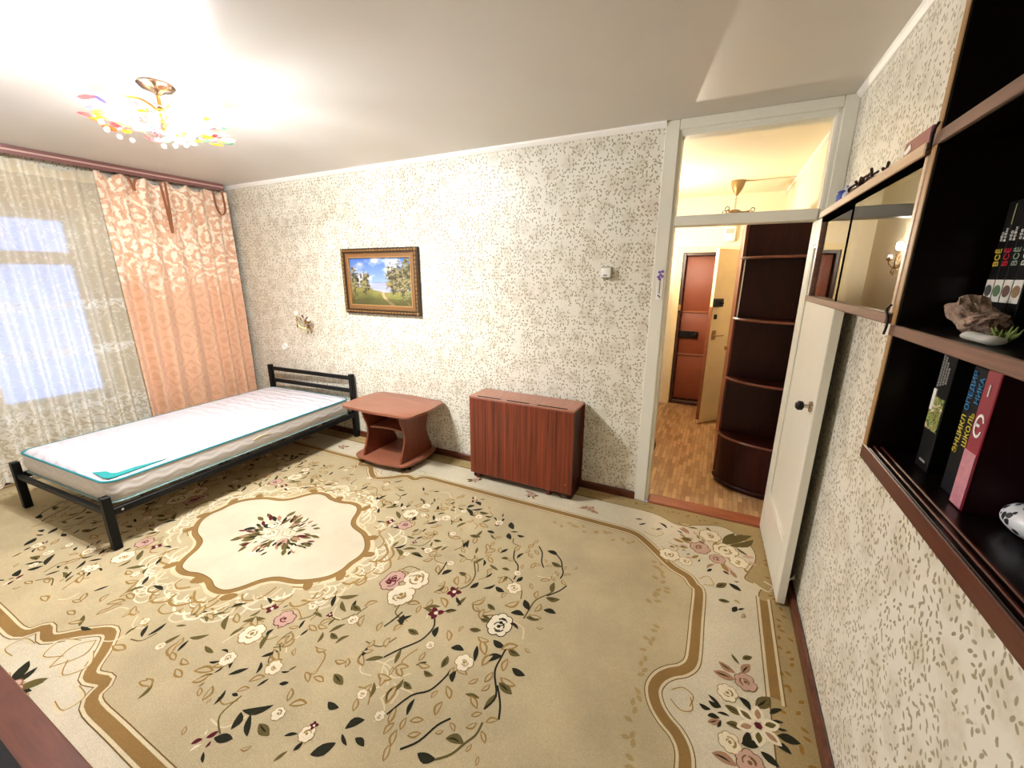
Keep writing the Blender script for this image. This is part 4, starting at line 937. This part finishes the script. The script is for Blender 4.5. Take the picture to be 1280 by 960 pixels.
# ------------------------------------------------------------------ open door leaf
hx, hy = .406, D-.008
dlen = .738; dth = math.atan2(.023, -.725)   # direction of the leaf from the hinge
door = empty('door_1', 'white painted panel door standing open against the right wall', 'door', (hx, hy, 0), math.radians(-90)+math.atan2(.024, .725), kind='structure')
T = .036
MB().box(.02, dlen-.02, .011, T-.011, .012, 1.895).build('panel', PAINT, door, False, world=False)
mb = MB()
for a in ((0, .10, .012, 1.895), (dlen-.10, dlen, .012, 1.895), (.10, dlen-.10, .012, .30), (.10, dlen-.10, 1.77, 1.895)): mb.box(a[0], a[1], 0, T, a[2], a[3], bev=.002)
mb.build('stile_frame', PAINT, door, False, world=False)
mb = MB()
for y0, y1 in ((-.0, .0115), (T-.0115, T)):
    for a in ((.10, .118, .30, 1.77), (dlen-.118, dlen-.10, .30, 1.77), (.10, dlen-.10, .30, .318), (.10, dlen-.10, 1.752, 1.77)): mb.box(a[0], a[1], y0+.002, y1-.001, a[2], a[3], bev=.002)
mb.build('moulding', PAINT, door, False, world=False)
kn = MB().lathe([(.026, 0), (.024, -.008), (.01, -.012), (.009, -.035)], (dlen-.055, 0, 1.035), 16, 'y').build('rosette', CHROME, door, world=False)
MB().lathe([(.012, -.03), (.021, -.036), (.022, -.052), (.012, -.062)], (dlen-.055, 0, 1.035), 16, 'y').build('knob', BLACK, kn, world=False)
for z in (.25, 1.65): MB().tube([(-.004, T/2, z-.05), (-.004, T/2, z+.05)], .008, 8).build('hinge', DARKMETAL, door, world=False)
hk = empty('door_hook', 'thin white hook and eye holding the open door to the wall', 'hook', (.495, 2.24, .13))
MB().tube(catmull([(.468, 2.19, .13), (.48, 2.215, .125), (.500, 2.235, .128)], 4), .004, 6).build('rod', CORN, hk)
MB().tube([(.498, 2.236+.01*math.cos(a*.7), .128+.01*math.sin(a*.7)) for a in range(9)], .003, 6, True).build('eye', CORN, hk)
MB().lathe([(.03, 0), (.03, -.006), (.014, -.014)], (R, 2.235, 1.03), 16, 'x').build('door_bumper', plain('grey_rubber', (120, 112, 96), .7), None, label='round grey bumper disc on the wall behind the open door', cat='bumper', loc=(R, 2.235, 1.03))

# ------------------------------------------------------------------ wall unit on the right
XF = .295; UY1, UY0 = 1.025, -.30
un = empty('wall_shelf_unit', 'very dark open wall shelf unit hung on the right wall', 'shelf unit', (.405, .36, 1.255))
def ubox(name, x0, x1, y0, y1, z0, z1, m=UNIT, p=None): return MB().box(x0, x1, y0, y1, z0, z1, bev=.0015).build(name, m, p or un, False)
ubox('back_panel', R-.012, R-.004, UY0, UY1, 1.262, 2.36)
for y in (UY1, UY0):
    o = ubox('side_panel', XF+.003, R-.004, y-.018, y, 1.262, 2.36)
    ubox('edge_band', XF, XF+.003, y-.018, y, 1.262, 2.36, EDGEG, o)
for z, th, m in ((1.264, .03, UNITR), (1.510, .020, UNITE), (1.832, .022, UNITE), (2.34, .02, UNITE)):
    o = ubox('shelf', XF+.003, R-.012, UY0, UY1-.018, z-th*.5, z+th*.5)
    ubox('edge_band', XF-.001, XF+.003, UY0, UY1-.001, z-th*.5, z+th*.5, m, o)
    if th == .03:
        for x in (XF+.010, XF+.022): ubox('track', x, x+.006, UY0, UY1-.02, z+th*.5, z+th*.5+.003, UNITR, o)
MB().tube(catmull([(XF-.004, 1.03, 1.555), (XF-.006, 1.04, 1.545), (XF-.004, 1.032, 1.53), (XF-.006, 1.022, 1.515), (XF-.004, 1.035, 1.50)], 5), .0024, 6).build('clip', BLACK, un)
MB().tube(catmull([(XF-.004, 1.005, 1.855), (XF-.006, 1.015, 1.842), (XF-.004, 1.02, 1.825), (XF-.004, 1.03, 1.82)], 5), .0024, 6).build('clip', BLACK, un)

# glass cabinet
gc = empty('glass_cabinet', 'wall cabinet with two sliding glass panes beside the dark shelf unit', 'cabinet', (.405, 1.49, 1.515))
CY0, CY1 = 1.045, 1.955
def cbox(name, x0, x1, y0, y1, z0, z1, m, p=None): return MB().box(x0, x1, y0, y1, z0, z1, bev=.002).build(name, m, p or gc, False)
CW = wood('cabinet_board', (96, 60, 42), (140, 96, 70), (30, 3, 40), .4)
CP = wood('cabinet_pale_edge', (176, 142, 108), (206, 176, 142), (30, 3, 40), .4)
cbox('bottom_board', XF-.004, R-.003, CY0, CY1, 1.518, 1.538, CW)
o = cbox('top_board', XF, R-.003, CY0, CY1, 1.815, 1.835, CW); cbox('edge_band', XF-.004, XF, CY0, CY1, 1.813, 1.836, CP, o)
cbox('side_board', XF+.004, R-.003, CY0, CY0+.016, 1.538, 1.815, CP); cbox('side_board', XF+.004, R-.003, CY1-.016, CY1, 1.538, 1.815, CW)
cbox('back_board', R-.008, R-.003, CY0, CY1, 1.538, 1.815, CW)
MB().box(XF+.004, XF+.022, CY0+.016, CY1-.016, 1.800, 1.815).build('track', MATTEB, gc, False)
o = MB().box(XF+.006, XF+.010, CY0+.016, 1.52, 1.538, 1.806).build('glass_door', PANE, gc, False); MB().box(XF+.005, XF+.011, 1.508, 1.524, 1.538, 1.806).build('pane_edge', MATTEB, o, False)
o = MB().box(XF+.014, XF+.018, 1.47, CY1-.016, 1.538, 1.806).build('glass_door', PANE, gc, False); MB().box(XF+.013, XF+.019, 1.458, 1.474, 1.538, 1.806).build('pane_edge', MATTEB, o, False)
GL = glass('drinking_glass', (.93, .95, .95))
for k, (x, y) in enumerate(((.40, 1.84), (.43, 1.74), (.40, 1.66))):
    which = ('nearest the open door', 'between two others', 'nearest the middle of the cabinet')[k]
    MB().lathe([(.018, 1.539), (.02, 1.541), (.004, 1.546), (.004, 1.575), (.022, 1.595), (.026, 1.63), (.024, 1.63), (.02, 1.597), (.002, 1.58)], (x, y, 0), 14).build('stemmed_glass', GL, None, label='small stemmed glass behind the cabinet panes, ' + which, cat='glass', group='stemmed glasses in the glass cabinet', loc=(x, y, 1.538))

# things on top of the glass cabinet
BLU = plain('blue_glaze', (74, 92, 170), .25, noise=.5, nscale=60); BLUW = plain('white_glaze', (206, 208, 226), .25, noise=.2, nscale=60)
bf = empty('blue_figurine', 'small blue and white china figurine on top of the glass cabinet', 'figurine', (.313, 1.715, 1.8365))
MB().lathe([(.014, 0), (.018, .004), (.019, .020), (.014, .028), (.017, .032), (.014, .035)], (.313, 1.745, 1.8365), 14).build('cup', BLU, bf)
MB().ball((.313, 1.700, 1.850), .014, 12, (.8, 1.2, 1)).ball((.313, 1.684, 1.866), .008, 10).build('body', BLUW, bf)
MB().ball((.313, 1.708, 1.868), .008, 8, (.5, .6, 1.7)).ball((.313, 1.692, 1.866), .007, 8, (.6, .6, 1.2)).build('wing', BLU, bf)
br = empty('dried_branch', 'dark twisted dried branch lying on the glass cabinet top', 'branch', (.312, 1.48, 1.8365)); TW = plain('dark_twig', (70, 42, 34), .7, noise=.4, nscale=40)
rnd = random.Random(2)
MB().tube(catmull([(.312, 1.665, 1.845), (.31, 1.60, 1.850), (.314, 1.52, 1.845), (.31, 1.44, 1.849), (.312, 1.34, 1.842)], 5), .006, 7, rs=[.0075-.00022*i for i in range(21)]).build('stem', TW, br)
for k in range(13):
    y = 1.655-k*.021; MB().tube(catmull([(.312, y, 1.847), (.312+rnd.uniform(-.014, .014), y-.014, 1.856), (.312+rnd.uniform(-.016, .016), y-.032, 1.860+rnd.uniform(0, .016))], 3), .0034, 6).build('twig', TW, br)
rb = empty('red_box', 'small dark red packet with white mark at the end of the cabinet top', 'box', (.34, 1.14, 1.8365))
MB().box(.303, .385, 1.075, 1.200, 1.8365, 1.870, bev=.002).build('carton', plain('crimson_card', (128, 18, 40), .35), rb, False)
MB().prism([(1.160, 1.850), (1.188, 1.844), (1.197, 1.852), (1.168, 1.862)], .3022, .3032, 'x').build('mark', WHITEP, rb, False)
MB().box(.330, .350, 1.047, 1.075, 1.838, 1.846, bev=.002).build('strap', BLACK, rb, False)

# books and keepsakes in the shelf unit
def book(name, label, x0, y0, y1, z0, h, dep, cover, group, side=None):
    """spine faces the room (-x); y0..y1 is the thickness"""
    b = empty(name, label, 'book', (x0, (y0+y1)/2, z0), group=group)
    MB().box(x0, x0+.004, y0, y1, z0, z0+h, bev=.0012).build('spine', cover, b, False)
    for y in (y0, y1-.003): MB().box(x0+.002, x0+dep, y, y+.003, z0, z0+h).build('cover', side or cover, b, False)
    MB().box(x0+.005, x0+dep-.004, y0+.003, y1-.003, z0+.004, z0+h-.004).build('pages', plain('paper', (222, 212, 190), .8) if 'paper' not in bpy.data.materials else bpy.data.materials['paper'], b, False)
    return b
def spine_tf(x, y, z, down=True):
    """text reading along the spine (bottom to top or top to bottom), facing -x"""
    f = Vector((-1, 0, 0)); t = Vector((0, 0, 1)) if not down else Vector((0, 0, -1)); u = f.cross(t)
    return Matrix(((t.x, u.x, f.x, x), (t.y, u.y, f.y, y), (t.z, u.z, f.z, z), (0, 0, 0, 1)))
def face_tf(x, y, z):
    """text reading horizontally across the spine, facing -x"""
    f = Vector((-1, 0, 0)); t = Vector((0, -1, 0)); u = Vector((0, 0, 1))
    return Matrix(((t.x, u.x, f.x, x), (t.y, u.y, f.y, y), (t.z, u.z, f.z, z), (0, 0, 0, 1)))
BKC = plain('black_cover', (7, 7, 9), .5, spec=.2); INK = plain('white_ink', (232, 232, 228), .5)
MZ = 1.5205; X2 = .390
mid = (('yellow', (226, 206, 60)), ('red', (206, 34, 60)), ('grey green', (150, 170, 150)), ('white', (230, 230, 226)))
for k, (cn, rgb) in enumerate(mid):
    y1 = .974-k*.0245; y0 = y1-.0235
    b = book('encyclopedia_volume', 'black encyclopedia volume with %s lettering and picture panel on the spine' % cn, X2, y0, y1, MZ, .200, .10, BKC, 'black encyclopedia volumes on the middle shelf')
    yc = (y0+y1)/2
    text_mesh('ВСЁ', .0185, plain('ink_'+cn.replace(' ', '_'), rgb, .5), b, spine_tf(X2-.0006, yc, MZ+.116, False), sx=.78)
    text_mesh('обо', .0085, INK, b, spine_tf(X2-.0006, yc+.0045, MZ+.148, False)); text_mesh('всём', .0085, INK, b, spine_tf(X2-.0006, yc-.0045, MZ+.150, False))
    MB().box(X2-.0008, X2, y0+.001, y1-.001, MZ+.048, MZ+.082).build('picture_panel', plain('panel_white', (226, 224, 216), .5) if k == 0 else bpy.data.materials['panel_white'], b, False)
    MB().lathe([(.009, -.0016), (.009, 0)], (X2, yc, MZ+.065), 12, 'x').build('portrait', plain('portrait_%d' % k, ((70, 74, 66), (90, 120, 84), (110, 84, 70), (150, 120, 84))[k], .6, noise=.5, nscale=150), b, False)
    if k == 0: MB().box(X2-.0006, X2, y0+.0005, y0+.0025, MZ+.165, MZ+.195).build('ribbon', plain('pale_ribbon', (170, 176, 110), .5), b, False)
LZ = 1.2795
b = book('animal_book', 'thick black book with green animal picture on its spine, lower shelf', .350, .895, .942, LZ, .222, .15, BKC, 'books on the lower shelf')
def printmat():
    m, nt, b_ = newmat('animal_print'); tc = N(nt, 'ShaderNodeTexCoord'); n = N(nt, 'ShaderNodeTexNoise', i_Scale=75.0, i_Detail=1.0, i_Distortion=1.5); nt.links.new(tc.outputs['Object'], n.inputs[0])
    r = N(nt, 'ShaderNodeValToRGB'); e = r.color_ramp.elements; e[0].position = .36; e[0].color = (.012, .012, .01, 1); e[1].position = .66; e[1].color = (*lin((226, 224, 206)), 1)
    for p_, c_ in ((.43, (84, 100, 40)), (.50, (170, 186, 92)), (.56, (40, 38, 24)), (.60, (206, 140, 50))): q_ = e.new(p_); q_.color = (*lin(c_), 1)
    nt.links.new(n.outputs['Fac'], r.inputs[0]); nt.links.new(r.outputs[0], b_.inputs[0]); return m
MB().box(.3490, .3500, .897, .940, LZ+.072, LZ+.130).build('cover_picture', printmat(), b, False)
MB().box(.3486, .3500, .930, .940, LZ+.105, LZ+.142).build('cover_strip', WHITEP, b, False)
mb = MB(); rnd = random.Random(6)
for k in range(4):
    z = LZ+.146+.003*k
    while z < LZ+.205-.008*k:
        w = rnd.uniform(.002, .0045); mb.box(.3494, .3500, .934-k*.008-.0022, .934-k*.008+.0022, z, z+w); z += w+.0012
mb.build('worn_print', plain('dim_ink', (150, 150, 146), .5), b, False)
MB().box(.3494, .3500, .900, .938, LZ+.216, LZ+.221).build('worn_top', plain('scuffed_grey', (120, 122, 112), .5), b, False)
MB().box(.3494, .3500, .908, .928, LZ+.014, LZ+.018).build('foot_mark', bpy.data.materials['dim_ink'], b, False)
b = book('school_encyclopedia', 'black school encyclopedia with blue to yellow spine lettering beside the red book', .352, .800, .846, LZ, .200, .15, plain('navy_black_cover', (6, 7, 14), .5, spec=.2), 'books on the lower shelf')
YEL = plain('yellow_ink', (228, 206, 60), .5); BLI = plain('blue_ink', (44, 130, 190), .5)
for k, (s1_, s2_) in enumerate((('ЭНЦИКЛ', 'ОПЕДИЯ'), ('ШКОЛЬ', 'НИКА'))):
    text_mesh(s1_, .0155, YEL, b, spine_tf(.3514, .835-k*.020, LZ+.095+k*.012, False), sx=.92); text_mesh(s2_, .0155, BLI, b, spine_tf(.3514, .835-k*.020, LZ+.163+k*.004, False), sx=.92)
b = book('red_book', 'tall crimson book with white numeral and marbled pink foot on the lower shelf', .345, .762, .794, LZ, .205, .16, plain('crimson_cover', (142, 20, 46), .35), 'books on the lower shelf', plain('crimson_cover_shaded', (46, 8, 14), .5, spec=.2))  # side covers coloured darker than the spine to stand for shade
text_mesh('1', .024, INK, b, face_tf(.3444, .778, LZ+.175)); text_mesh('Є', .046, INK, b, face_tf(.3444, .778, LZ+.122), sx=.72)
MB().box(.3440, .3450, .763, .793, LZ+.002, LZ+.086).build('marbled_foot', plain('marbled_pink', (196, 130, 140), .5, noise=.4, nscale=90), b, False)
# driftwood, shell with moss, spotted ornament
dw = MB(); dw.ball((0, 0, 0), 1, 30, (.026, .058, .017))
for v in dw.bm.verts:
    c = v.co.copy(); n = fbm(c.y*70+3, c.z*110+c.x*60, 4)-.5; m_ = fbm(c.y*30, c.x*80+9, 7)-.5
    v.co = c*(1+.9*n+.4*m_); v.co.z += .007*math.sin(c.y*70)+.010*(c.y > .02)
mz = min(v.co.z for v in dw.bm.verts)
for v in dw.bm.verts: v.co += Vector((.350, .875, 1.5205-mz))
dw.build('driftwood', plain('driftwood_brown', (156, 130, 112), .8, noise=.6, nscale=60, bump=.9, bscale=70), None, label='knobbly brown piece of driftwood in front of the black books', cat='driftwood', loc=(.350, .875, 1.5205), ang=25)
sh_ = empty('seashell', 'white ribbed seashell with green moss tuft at the middle shelf edge', 'shell', (.315, .80, 1.5205))
for k in range(7):
    y = .800-k*.0095; MB().ball((.320, y, 1.5270), .0065, 8, (1.9, .62, .95)).build('rib', WHITEP, sh_)
GRN = plain('moss_green', (112, 128, 62), .8); rnd = random.Random(12)
for k in range(22):
    a = rnd.uniform(0, 6.28); MB().tube([(.336, .762, 1.522), (.336+.008*math.cos(a), .762+.014*math.sin(a), 1.530+rnd.uniform(0, .006)), (.336+.012*math.cos(a), .762+.022*math.sin(a), 1.533+rnd.uniform(0, .012))], .002, 5, rs=[.0026, .002, .0006]).build('moss_blade', GRN, sh_)
def spot():
    m, nt, b = newmat('spotted_glaze'); tc = N(nt, 'ShaderNodeTexCoord'); v = N(nt, 'ShaderNodeTexVoronoi', i_Scale=85.0); nt.links.new(tc.outputs['Object'], v.inputs[0])
    r = N(nt, 'ShaderNodeValToRGB'); r.color_ramp.interpolation = 'CONSTANT'; r.color_ramp.elements[0].color = (.01, .01, .012, 1); r.color_ramp.elements[1].position = .38; r.color_ramp.elements[1].color = (.75, .76, .78, 1)
    nt.links.new(v.outputs['Distance'], r.inputs[0]); nt.links.new(r.outputs[0], b.inputs[0]); b.inputs['Roughness'].default_value = .3; return m
so_ = empty('spotted_shell', 'white shell with black spots and blue back lying on the lower shelf', 'shell', (.43, .71, LZ))
MB().ball((.398, .712, LZ+.022), 1, 16, (.034, .042, .022)).build('body', spot(), so_)
MB().ball((.404, .702, LZ+.035), 1, 12, (.025, .030, .012)).build('back', plain('sky_blue_glaze', (96, 140, 190), .25), so_)

# ------------------------------------------------------------------ cabinet and television by the viewer
cb = empty('low_cabinet', 'brown wooden low cabinet at the near left corner under the black television', 'cabinet', (-1.72, -.11, 0))
BRN = wood('brown_top', (92, 46, 28), (118, 64, 42), (3, 30, 30), .4)
MB().box(-2.45, -.98, YB+.02, .181, .578, .60, bev=.003).build('top', BRN, cb, False)
MB().box(-2.43, -1.0, YB+.02, YB+.03, .06, .578).build('back_panel', DKWARD, cb, False)
for x in (-2.43, -1.725, -1.02): MB().box(x, x+.02, YB+.03, .15, .06, .578).build('side_panel', BRN, cb, False)
MB().box(-2.43, -1.0, YB+.03, .15, .06, .08).build('floor_board', BRN, cb, False)
MB().box(-2.40, -1.03, YB+.06, .11, 0, .06).build('plinth', DKWARD, cb, False)
for x0, x1, k in ((-2.425, -1.72, -1.78), (-1.71, -1.005, -1.65)):
    o = MB().box(x0, x1, .15, .168, .07, .57, bev=.003).build('door', BRN, cb, False); MB().lathe([(.006, 0), (.006, .012), (.013, .018), (.012, .026)], (k, .168, .36), 12, 'y').build('knob', BRASS, o)
tv = empty('television', 'black television standing on the low cabinet at the left edge', 'television', (-1.86, -.05, .60))
MB().box(-2.36, -1.352, -.02, .04, .68, 1.25, bev=.006).build('housing', plain('tv_black', (8, 8, 9), .4), tv, False)
MB().box(-2.345, -1.367, .0395, .042, .70, 1.235).build('screen', plain('tv_screen', (5, 6, 8), .08), tv, False)
MB().box(-1.90, -1.82, -.01, .03, .61, .69).build('neck', BLACK, tv, False)
MB().box(-2.20, -1.17, -.10, .113, .60, .614, bev=.004).build('foot', BLACK, tv, False)

# ------------------------------------------------------------------ hall furniture
wd = empty('hall_wardrobe', 'tall dark brown wardrobe along the right wall of the hall', 'wardrobe', (.31, 4.06, 0))
WX, WY0_, WY1_ = .108, 3.56, 4.56
MB().box(WX+.02, R-.003, WY0_, WY0_+.018, 0, 2.02).build('side_panel', DKWARD, wd, False); MB().box(WX+.02, R-.003, WY1_-.018, WY1_, 0, 2.02).build('side_panel', DKWARD, wd, False)
MB().box(WX+.02, R-.003, WY0_+.018, WY1_-.018, 2.0, 2.02).build('top', DKWARD, wd, False); MB().box(WX+.02, R-.003, WY0_+.018, WY1_-.018, .05, .07).build('bottom', DKWARD, wd, False)
MB().box(R-.012, R-.003, WY0_+.018, WY1_-.018, .07, 2.0).build('back_panel', DKWARD, wd, False)
MB().box(WX+.04, WX+.06, WY0_+.018, WY1_-.018, 0, .05).build('plinth', DKWARD, wd, False)
for y0, y1, k in ((WY0_, 4.056, 4.02), (4.062, WY1_, 4.10)):
    o = MB().box(WX, WX+.018, y0, y1, .05, 2.02, bev=.002).build('door', MAHOG, wd, False); MB().lathe([(.005, 0), (.005, -.012), (.012, -.018), (.011, -.026)], (WX, k, 1.0), 10, 'x').build('knob', BRASS, o)
sf = empty('corner_shelf', 'tall dark quarter-round corner shelf at the end of the hall wardrobe', 'shelf', (.31, 3.42, 0))
def arc(rx, ry, n=14): return [(R-.006, WY0_-.002)]+[(R-.006-rx*math.cos(math.pi/2*i/n), WY0_-.002-ry*math.sin(math.pi/2*i/n)) for i in range(n+1)]
RX, RY = .40, .27
MB().box(WX+.012, R-.006, WY0_-.014, WY0_-.002, .0, 1.745).build('back_panel', DKWARD, sf, False)
MB().box(R-.018, R-.006, WY0_-.014-RY+.03, WY0_-.014, 0, 1.745).build('wall_panel', DKWARD, sf, False)
for z in (.045, .41, .865, 1.315, 1.745):
    o = MB().prism(arc(RX, RY), z-.018, z).build('board', DKWARD, sf, ang=40)
    e = arc(RX+.001, RY+.001)[1:]; mb = MB(); mb.tube([(x, y, z-.009) for x, y in e], .0095, 6); mb.build('edge_band', WARDE if z > .1 else DKWARD, o)
mb = MB(); e = arc(RX-.012, RY-.012)[1:]
for a, b_ in zip(e, e[1:]): mb.quad((a[0], a[1], .0), (b_[0], b_[1], .0), (b_[0], b_[1], .395), (a[0], a[1], .395))
bmesh.ops.remove_doubles(mb.bm, verts=mb.bm.verts[:], dist=1e-5)
bmesh.ops.solidify(mb.bm, geom=mb.bm.faces[:], thickness=.006)
mb.build('curved_front', DKWARD, sf, ang=40)
MB().tube([(WX+.018, WY0_-.02, 1.30), (WX+.022, WY0_-.02, 1.73)], .005, 6).build('post', CORN, sf)

# entrance: outer brown door, inner cream door standing open
RUST = plain('red_brown_leatherette', (132, 66, 40), .5, noise=.12, nscale=6); DKBR = plain('dark_brown_strip', (66, 34, 22), .4)
ed = empty('door_2', 'red brown entrance door in three sections at the end of the hall', 'door', (-.03, HY1+.12, 0), kind='structure')
mb = MB()
for a in ((-.458, -.425, 0, 1.886), (.365, .398, 0, 1.886), (-.425, .365, 1.85, 1.886), (-.425, .365, 0, .04)): mb.box(a[0], a[1], HY1+.02, HY1+.10, a[2], a[3], bev=.004)
mb.build('frame', DKBR, ed, False)
for z0, z1 in ((.05, .63), (.65, 1.17), (1.19, 1.845)): MB().box(-.424, .364, HY1+.10, HY1+.13, z0, z1, bev=.012, seg=2).build('panel', RUST, ed)
for z in (.64, 1.18): MB().box(-.424, .364, HY1+.085, HY1+.105, z-.012, z+.012, bev=.004).build('strip', plain('copper_strip', (150, 92, 64), .35, metal=.3) if z < 1 else bpy.data.materials['copper_strip'], ed, False)
o = MB().box(-.44, -.20, HY1+.06, HY1+.10, .86, .94, bev=.006).build('lock', BLACK, ed, False); MB().ball((-.23, HY1+.055, .90), .028, 12).build('turn_knob', DARKMETAL, o)
ang = math.atan2(4.863-5.44, -.067-.41)
idr = empty('door_3', 'cream inner entrance door standing ajar in front of the brown door', 'door', (.375, 5.455, 0), ang, kind='structure')
CRM = plain('cream_door_paint', (228, 204, 160), .45, noise=.15, nscale=5)
MB().box(0, .735, 0, .038, .01, 1.885, bev=.003).build('leaf', CRM, idr, False, world=False)
MB().box(.733, .739, -.001, .040, .05, 1.30).build('worn_edge', plain('worn_wood_edge', (128, 72, 44), .6, noise=.5, nscale=30), idr, False, world=False)
o = MB().box(.62, .742, .038, .075, 1.30, 1.385, bev=.005).build('rim_lock', BLACK, idr, False, world=False); MB().tube([(.66, .075, 1.34), (.66, .10, 1.34)], .014, 10).build('lock_knob', DARKMETAL, o, world=False)
MB().box(.66, .70, .038, .048, 1.17, 1.22, bev=.003).build('keyhole_plate', BLACK, idr, False, world=False)
o = MB().box(.64, .70, .038, .043, .95, 1.05, bev=.003).build('handle_plate', EDGEG, idr, False, world=False); MB().tube(catmull([(.67, .043, 1.0), (.67, .085, 1.0), (.62, .09, 1.0), (.58, .088, 1.0)], 3), .007, 8).build('handle', EDGEG, o, world=False)
struct('trim_7', MB().box(-.53, -.46, HY1-.014, HY1, -.006, 1.95).box(.40, .47, HY1-.014, HY1, -.006, 1.95).box(-.46, .40, HY1-.014, HY1, 1.885, 1.95), plain('cream_casing', (240, 222, 176), .5), 'cream casing around the entrance door', 'casing')
mt = empty('meter_box', 'white box with rounded cover high on the hall end wall', 'meter', (.03, HY1, 2.02))
MB().box(-.05, .07, HY1-.08, HY1, 1.99, 2.16, bev=.02, seg=3).build('housing', WHITEP, mt); MB().box(-.03, .05, HY1-.083, HY1-.078, 2.08, 2.13).build('window', plain('meter_grey', (170, 168, 160), .3), mt, False)
MB().box(-.46, -.425, HY1-.03, HY1-.013, 1.20, 1.27, bev=.004).build('door_chain_plate', EDGEG, None, False, label='small brass plate on the casing left of the entrance door', cat='plate', loc=(-.44, HY1-.013, 1.2))
ch = empty('hall_pendant', 'small brass hall ceiling pendant with cone and chain behind the transom', 'ceiling lamp', (.025, 4.85, 2.27))
MB().lathe([(.062, H), (.060, H-.03), (.045, H-.075), (.018, H-.12), (.006, H-.135)], (.025, 4.85, 0), 18).build('cone', plain('antique_brass', (140, 112, 66), .4, metal=.4), ch)
for k in range(7):
    z = H-.145-k*.017; MB().tube([(.025+(.008*math.cos(t*.785) if k % 2 else 0), 4.85+(0 if k % 2 else .008*math.cos(t*.785)), z+.011*math.sin(t*.785)) for t in range(8)], .0025, 5, True).build('chain_link', BRASS, ch)
MB().ball((.025, 4.85, 2.215), .05, 14, (1.2, 1.2, .6)).build('hub', plain('dull_bronze', (120, 92, 66), .5), ch)
for k in range(3):
    a = math.radians(5+120*k); q = lambda r, z: (.025+r*math.cos(a), 4.85+r*math.sin(a), z)
    MB().tube(catmull([q(.04, 2.22), q(.09, 2.215), q(.13, 2.225)], 4), .010, 7).build('arm', BRASS, ch); MB().ball(q(.155, 2.235), .022, 10).build('bulb', GL, ch)
MB().tube(catmull([(.06, 4.85, H-.006), (.25, 4.85, H-.008), (R-.004, 4.84, H-.006)], 4), .003, 5).build('ceiling_cable', plain('cable_tan', (170, 140, 100), .6), None, label='thin tan cable across the hall ceiling to the pendant', cat='cable', loc=(.06, 4.85, H))
se = empty('black_shoe', 'black shoe on the hall floor just behind the left door jamb', 'shoe', (-.44, 3.95, -.006))
MB().prism([(p.x, p.y) for p in catmull([Vector(v) for v in ((-.485, 3.80, 0), (-.44, 3.79, 0), (-.405, 3.84, 0), (-.40, 3.92, 0), (-.405, 4.03, 0), (-.43, 4.07, 0), (-.47, 4.05, 0), (-.48, 3.95, 0), (-.495, 3.86, 0))], 4, True)], -.006, .016).build('sole', plain('rubber_sole', (16, 14, 14), .7), se)
MB().ball((-.447, 3.86, .03), 1, 14, (.042, .07, .035)).ball((-.442, 3.99, .045), 1, 14, (.036, .07, .05)).build('upper', plain('black_leather', (12, 11, 11), .35), se)

for r_ in (bed, mat_, tb, gt, cb, tv): r_.location.z += .0026
